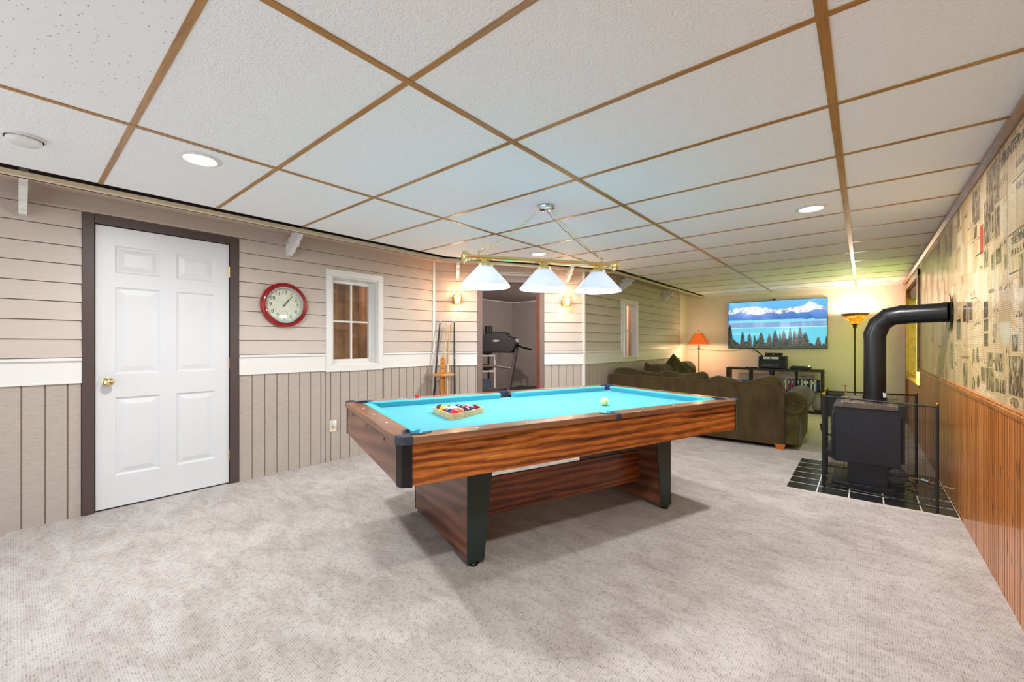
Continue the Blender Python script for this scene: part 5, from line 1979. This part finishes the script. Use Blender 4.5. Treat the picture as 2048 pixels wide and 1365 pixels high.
# low cube shelf unit
KX0, KX1, KY0, KY1, KH = -2.005, -.515, 8.755, 9.04, .748
r = empty('cube_shelf', (KX0, KY0, 0), 0, 'low dark brown open cube shelf beneath the television', 'shelf')
M_kal = mat('black brown laminate', (27, 21, 18), .45)
Lk, Dk = KX1 - KX0, KY1 - KY0
b = MB()
b.box((0, 0, KH - .038), (Lk, Dk, KH))
b.build('top_board', M_kal, r, bevel=.001)
b = MB()
b.box((0, 0, .0), (Lk, Dk, .038))
b.build('bottom_board', M_kal, r, bevel=.001)
for x in (0, Lk - .038):
    b = MB()
    b.box((x, 0, .038), (x + .038, Dk, KH - .038))
    b.build('side_board', M_kal, r, bevel=.001)
for k in (1, 2, 3):
    b = MB()
    x = .038 + (Lk - .076) * k / 4
    b.box((x - .008, 0, .038), (x + .008, Dk, KH - .038))
    b.build('divider', M_kal, r)
b = MB()
b.box((.038, .0, KH / 2 - .008), (Lk - .038, Dk, KH / 2 + .008))
b.build('middle_board', M_kal, r)
cell = (Lk - .076) / 4
def cellx(k):
    return KX0 + .038 + cell * k + .008
ZM, ZB = KH / 2 + .008, .038

# media on the shelves
pal = [(40, 70, 130), (26, 44, 80), (196, 60, 50), (226, 226, 220), (24, 24, 28), (60, 120, 150), (210, 170, 60), (92, 60, 110), (120, 130, 140), (180, 90, 40)]
cname = ['blue', 'navy', 'red', 'white', 'black', 'teal', 'yellow', 'purple', 'grey', 'orange']
pmat = [mat('%s printed case' % n_, c_, .4) for n_, c_ in zip(cname, pal)]
def disc_case(x, y, z, w, d, h, ci, lab, grp, tilt=0., cat='disc case', name='disc_case'):
    b = MB()
    b.box((0, 0, 0), (w, d, h))
    b.box((w * .15, -.0006, h * .1), (w * .85, 0, h * .5))
    o = b.build(name, [pmat[ci]])
    o.location = (x, y, z)
    o.rotation_euler = (0, tilt, 0)
    tag(o, lab, cat, grp)
    q = MB()
    q.box((w * .12, -.001, h * .62), (w * .88, 0, h * .86))
    q.build('spine_label', pmat[(ci + 3) % 10], o)
    return o
rnd = random.Random(3)
x = cellx(3) + .004
i = 0
while x < KX1 - .038 - .03:
    disc_case(x, KY0 + .05, ZM, .015, .135, .19, rnd.choice([0, 1, 1, 4, 0, 1, 5, 3, 0]), 'upright disc case in the row at the shelf end nearest the lamp pole', 'disc cases standing in the end cube')
    x += .0168
    i += 1
x = cellx(2) + .02
while x < cellx(3) - .03:
    disc_case(x, KY0 + .05, ZM, .015, .135, .19, rnd.choice([0, 3, 1, 5, 8, 1, 2]), 'upright disc case in the cube below the turntable', 'disc cases standing below the turntable')
    x += .0168
z = ZM + .1905
for k in range(5):
    ci = [4, 8, 2, 4, 8][k]
    o = disc_case(cellx(3) + .05 + .008 * (k % 3), KY0 + .045, z, .19, .135, .015, ci, 'flat disc case lying on top of the upright row', 'disc cases lying flat on the row')
    z += .0156
# records leaning in the lower end cube
for k in range(11):
    b = MB()
    b.box((0, 0, 0), (.006, .26, .31))
    ci = [6, 3, 2, 6, 3, 4, 9, 6, 3, 6, 3][k]
    tl = -.10 - .022 * k
    o = b.build('record_sleeve', pmat[ci] if ci != 6 else mat('cream card sleeve', (214, 196, 140), .6))
    o.location = (cellx(3) + .075 + .0165 * k + .0, KY0 + .02, ZB)
    o.rotation_euler = (0, tl, 0)
    tag(o, 'record sleeve leaning in the lowest cube beside the rolled arm', 'record', 'records leaning in the end cube')
# blue book leaning in the second cube, flat box in the first
b = MB()
b.box((0, 0, 0), (.17, .03, .13))
o = b.build('picture_book', mat('blue white cover', (84, 104, 140), .5), bevel=.002)
o.location = (cellx(0) + .20, KY0 + .08, ZM)
o.rotation_euler = (0, .0, .15)
tag(o, 'blue and white book standing in the cube behind the sofa cushions', 'book')
b = MB()
b.box((0, 0, 0), (.15, .12, .11))
o = b.build('game_box', M_black, bevel=.003, loc=(cellx(1) + .012, KY0 + .06, ZM))
tag(o, 'black box in the second cube behind the sofa cushions', 'box')
b = MB()
b.box((0, 0, 0), (.22, .2, .08))
tag(b.build('disc_player', M_black, bevel=.003, loc=(cellx(0) + .02, KY0 + .09, ZM)), 'flat dark player in the first cube of the shelf', 'player')

# receiver and printer
r = empty('stereo_receiver', (-1.262, KY0 + .03, KH), 0, 'black stereo receiver with two knobs under the printer', 'receiver')
b = MB()
b.box((-.213, 0, .012), (.213, .25, .165))
b.build('chassis', M_black, r, bevel=.003)
b = MB()
b.box((-.165, -.004, .03), (.11, 0, .085))
b.build('display_panel', mat('dark grey panel', (60, 62, 70), .3), r)
for x, q in ((.045, .018), (.125, .027)):
    b = MB()
    b.lathe([(0, .022), (q, .022), (q, 0)], 20, Matrix.Translation((x, -.003, .062)) @ Matrix.Rotation(PI / 2, 4, 'X'))
    b.build('knob', M_blackgloss, r, smooth=40)
for x in (-.18, .18):
    for y in (.03, .22):
        b = MB()
        b.lathe([(0, 0), (.016, 0), (.016, .012), (0, .012)], 10, Matrix.Translation((x, y, 0)))
        b.build('foot', M_black, r)
r = empty('inkjet_printer', (-1.262, KY0 + .04, KH + .165), 0, 'black printer with a raised tray and white sheets, stacked on the receiver', 'printer')
b = MB()
b.box((-.213, .02, 0), (.213, .24, .055))
b.build('printer_body', M_black, r, bevel=.004)
b = MB()
b.box((-.14, 0, .004), (.10, .03, .042))
b.build('paper_output', mat('white sheet edge', (226, 232, 240), .5), r, bevel=.002)
b = MB()
b.box((-.04, -.002, .010), (.0, 0, .034))
b.build('printed_badge', mat('bright blue print', (40, 110, 200), .4), r)
b = MB()
b.prism([(.12, .055), (.14, .055), (.19, .112), (.17, .114)], (-.135, 0, 0), (0, 1, 0), (0, 0, 1), (.28, 0, 0))
b.build('paper_tray', M_blackgloss, r)
b = MB()
b.lathe([(0, .002), (.010, .002), (.010, 0)], 16, Matrix.Translation((.0, .148, .085)) @ Matrix.Rotation(PI / 2 - .7, 4, 'X'))
b.build('round_logo', mat('pale logo', (200, 206, 212), .4), r)
# turntable
r = empty('turntable', (-.845, KY0 + .145, KH), 0, 'dark record turntable at the uncluttered end of the shelf top', 'turntable')
b = MB()
b.box((-.15, -.12, .01), (.15, .12, .040))
b.build('plinth', M_black, r, bevel=.004)
b = MB()
b.lathe([(0, .052), (.105, .052), (.108, .042), (.1, .040)], 28, Matrix.Translation((-.03, 0, 0)))
b.build('platter', mat('dark green rubber mat', (44, 56, 42), .6), r, smooth=40)
b = MB()
b.tube([(.115, .07, .045), (.115, .07, .070), (.10, .0, .072), (.055, -.06, .062)], .004, 8)
b.lathe([(0, .066), (.018, .066), (.02, .040)], 14, Matrix.Translation((.115, .07, 0)))
b.build('tone_arm', M_chrome, r, smooth=50)
b = MB()
b.box((-.14, -.11, 0), (-.11, -.08, .012))
b.box((.11, .08, 0), (.14, .11, .012))
b.box((-.14, .08, 0), (-.11, .11, .012))
b.box((.11, -.11, 0), (.14, -.08, .012))
b.build('foot', M_black, r)
for x, w_, lab in ((-1.66, .062, 'small dark remote control lying nearer the shelf end'), (-1.56, .11, 'longer black remote control lying beside the receiver')):
    b = MB()
    b.box((-w_ / 2, -.022, 0), (w_ / 2, .022, .016))
    rm = tag(b.build('remote_control', M_blackgloss, bevel=.005, loc=(x, KY0 + .09, KH), rotz=.06), lab, 'remote control')
    q = MB()
    for k in range(4):
        q.box((-w_ * .3 + k * w_ * .2 - .004, -.008, .016), (-w_ * .3 + k * w_ * .2 + .004, .008, .0175))
    q.build('buttons', mat('grey rubber buttons %d' % int(w_ * 1000), (110, 110, 114), .6), rm)
# cables
def cable(name, pts, rad, col, lab, n_=24):
    P_ = [Vector(p) for p in pts]
    out_ = []
    for i in range(len(P_) - 1):
        p0, p1, p2, p3 = P_[max(i - 1, 0)], P_[i], P_[i + 1], P_[min(i + 2, len(P_) - 1)]
        for k in range(n_ // 3):
            t_ = k / (n_ // 3)
            out_.append(.5 * ((2 * p1) + (-p0 + p2) * t_ + (2 * p0 - 5 * p1 + 4 * p2 - p3) * t_ ** 2 + (-p0 + 3 * p1 - 3 * p2 + p3) * t_ ** 3))
    out_.append(P_[-1])
    b = MB()
    b.tube(out_, rad, 8)
    tag(b.build(name, mat(name.replace('_', ' ') + ' sheath', col, .5), smooth=70), lab, 'cable')
cable('lamp_cable', [(-2.84, YF - .012, 1.085), (-2.6, YF - .010, 1.085), (-2.42, YF - .010, 1.065), (-2.1, YF - .010, 1.05), (-1.9, YF - .010, 1.07), (-1.76, YF - .012, 1.13)], .005, (176, 150, 120), 'thin tan cable drooping along the cream wall to the television')
cable('display_cable', [(-1.64, YF - .04, 1.115), (-1.56, YF - .06, 1.06), (-1.48, YF - .10, 1.0), (-1.44, YF - .08, .93), (-1.42, YF - .03, .82)], .010, (20, 20, 22), 'thick black cable hanging from the television to the receiver')
cable('speaker_wire', [(-1.76, YF - .02, 1.115), (-1.70, YF - .012, 1.10), (-1.60, YF - .012, 1.04), (-1.52, YF - .012, 1.03)], .0028, (150, 110, 80), 'very thin brown wire looping under the television')
cable('black_cord', [(-1.36, YF - .012, .705), (-1.33, YF - .012, .60), (-1.29, YF - .012, .50), (-1.30, YF - .012, .42)], .008, (22, 22, 22), 'black cord hanging in the open cube below the receiver')
# subwoofer
r = empty('subwoofer', (-.365, 8.80, 0), 0, 'dark box loudspeaker on the floor between the shelf and lamp pole', 'loudspeaker')
b = MB()
b.box((-.11, -.17, .02), (.12, .17, .385))
b.build('cabinet', mat('dark grey vinyl cabinet', (52, 58, 50), .6), r, bevel=.004)
b = MB()
b.box((-.10, -.176, .03), (.07, -.17, .30))
b.build('grille', M_black, r)
for (x, y) in ((-.09, -.15), (.10, -.15), (-.09, .15), (.10, .15)):
    b = MB()
    b.lathe([(0, 0), (.014, 0), (.014, .02), (0, .02)], 10, Matrix.Translation((x, y, 0)))
    b.build('foot', M_black, r)

# orange shade floor lamp
r = empty('floor_lamp', (-2.462, 8.62, 0), .15, 'slim bronze floor lamp with an orange pyramid shade in the far corner', 'floor lamp')
M_bronze = mat('dark bronze', (58, 44, 34), .4, metal=.6)
b = MB()
b.lathe([(0, 0), (.13, 0), (.135, .012), (.06, .028), (.02, .045), (0, .045)], 28)
b.build('base', M_bronze, r, smooth=40)
b = MB()
b.tube([(0, 0, .04), (0, 0, 1.09)], .010, 10)
b.lathe([(.010, 1.085), (.034, 1.100), (.036, 1.108), (.012, 1.112), (.012, 1.16)], 16)
b.build('pole', M_bronze, r, smooth=40)
M_oshade = mat('orange mica shade', (214, 104, 46), .6, emit=(232, 96, 28), es=.62)
b = MB()
hw1, hw0, z1_, z0_ = .055, .178, 1.405, 1.185
for k in range(4):
    a_, c_ = k * PI / 2 + PI / 4, (k + 1) * PI / 2 + PI / 4
    q2 = math.sqrt(2)
    A_ = [(hw0 * q2 * math.cos(a_), hw0 * q2 * math.sin(a_), z0_), (hw0 * q2 * math.cos(c_), hw0 * q2 * math.sin(c_), z0_), (hw1 * q2 * math.cos(c_), hw1 * q2 * math.sin(c_), z1_), (hw1 * q2 * math.cos(a_), hw1 * q2 * math.sin(a_), z1_)]
    b.quad(*A_)
    b.quad(*[(p[0] * .985, p[1] * .985, p[2]) for p in A_[::-1]])
shd = b.build('lamp_shade', M_oshade, r)
b = MB()
for k in range(4):
    a_ = k * PI / 2 + PI / 4
    q2 = math.sqrt(2)
    b.tube([(hw0 * q2 * math.cos(a_), hw0 * q2 * math.sin(a_), z0_), (hw1 * q2 * math.cos(a_), hw1 * q2 * math.sin(a_), z1_)], .004, 6)
b.build('shade_rib', M_bronze, shd)
b = MB()
b.tube([(0, 0, 1.16), (0, 0, 1.42)], .003, 6)
b.lathe([(.003, 1.415), (.010, 1.425), (.006, 1.44), (.009, 1.452), (0, 1.475)], 12)
b.build('finial', M_bronze, r, smooth=40)
b = MB()
b.ball((0, .0, 1.24), .028, 12, 8)
b.build('bulb', mat('amber glowing bulb', (255, 230, 180), .3, emit=(255, 220, 160), es=10.), r, smooth=60)
point_light('table_bulb', (0, -.0, 1.195), P_TABLE, (1., .74, .44), .03, r)
point_light('table_bulb', (0, 0, 1.42), P_TABLE * .22, (1., .74, .44), .03, r)

# torchiere with stained glass bowl
r = empty('torchiere_lamp', (-.107, 8.80, 0), 0, 'tall torchiere lamp with an amber stained-glass bowl behind the flue pipe', 'floor lamp')
b = MB()
b.lathe([(0, 0), (.14, 0), (.145, .014), (.05, .03), (.02, .06), (0, .06)], 28)
b.build('base', M_bronze, r, smooth=40)
b = MB()
b.tube([(0, 0, .05), (0, 0, 1.49)], .011, 10)
b.lathe([(.011, 1.44), (.024, 1.455), (.026, 1.475), (.018, 1.49), (.040, 1.50), (.045, 1.515)], 16)
b.build('pole', M_bronze, r, smooth=40)
M_tiff = mat('amber stained glass', (220, 140, 40), .35, emit=(255, 160, 40), es=.9)
t = NT(M_tiff)
vo = t.n('ShaderNodeTexVoronoi')
vo.feature = 'DISTANCE_TO_EDGE'
vo.inputs['Scale'].default_value = 22.
t.l(t.coords((1, 1, .8)), vo.inputs['Vector'])
edge_ = t.ramp(vo.outputs['Distance'], [(.0, (0., 0., 0.)), (.05, (1., 1., 1.))])
vc = t.n('ShaderNodeTexVoronoi')
vc.inputs['Scale'].default_value = 22.
t.l(t.coords((1, 1, .8)), vc.inputs['Vector'])
sep = t.n('ShaderNodeSeparateColor')
t.l(vc.outputs['Color'], sep.inputs[0])
cc = t.ramp(sep.outputs[0], [(.0, (255, 206, 90)), (.4, (250, 168, 50)), (.75, (226, 112, 24)), (1., (150, 60, 20))])
t.l(t.mix(1., cc, edge_, 'MULTIPLY'), t.b.inputs['Emission Color'])
b = MB()
b.lathe([(.042, 1.512), (.075, 1.545), (.125, 1.60), (.178, 1.678), (.176, 1.680), (.121, 1.603), (.072, 1.549), (.038, 1.516)], 20, close=True)
b.build('lamp_shade', M_tiff, r, smooth=20)
b = MB()
b.lathe([(.152, 1.640), (.176, 1.672), (.180, 1.682), (.174, 1.684)], 20)
tag(b.build('shade_rim', mat('dark jewelled rim', (96, 56, 26), .3, emit=(150, 70, 20), es=.25), r), 'dark jewelled band at the rim')
b = MB()
b.ball((0, 0, 1.60), .03, 12, 8)
b.build('bulb', mat('bright torchiere bulb', (255, 240, 210), .3, emit=(255, 236, 200), es=14.), r, smooth=60)
point_light('torch_bulb', (0, 0, 1.665), P_TORCH, (1., .90, .76), .03, r)
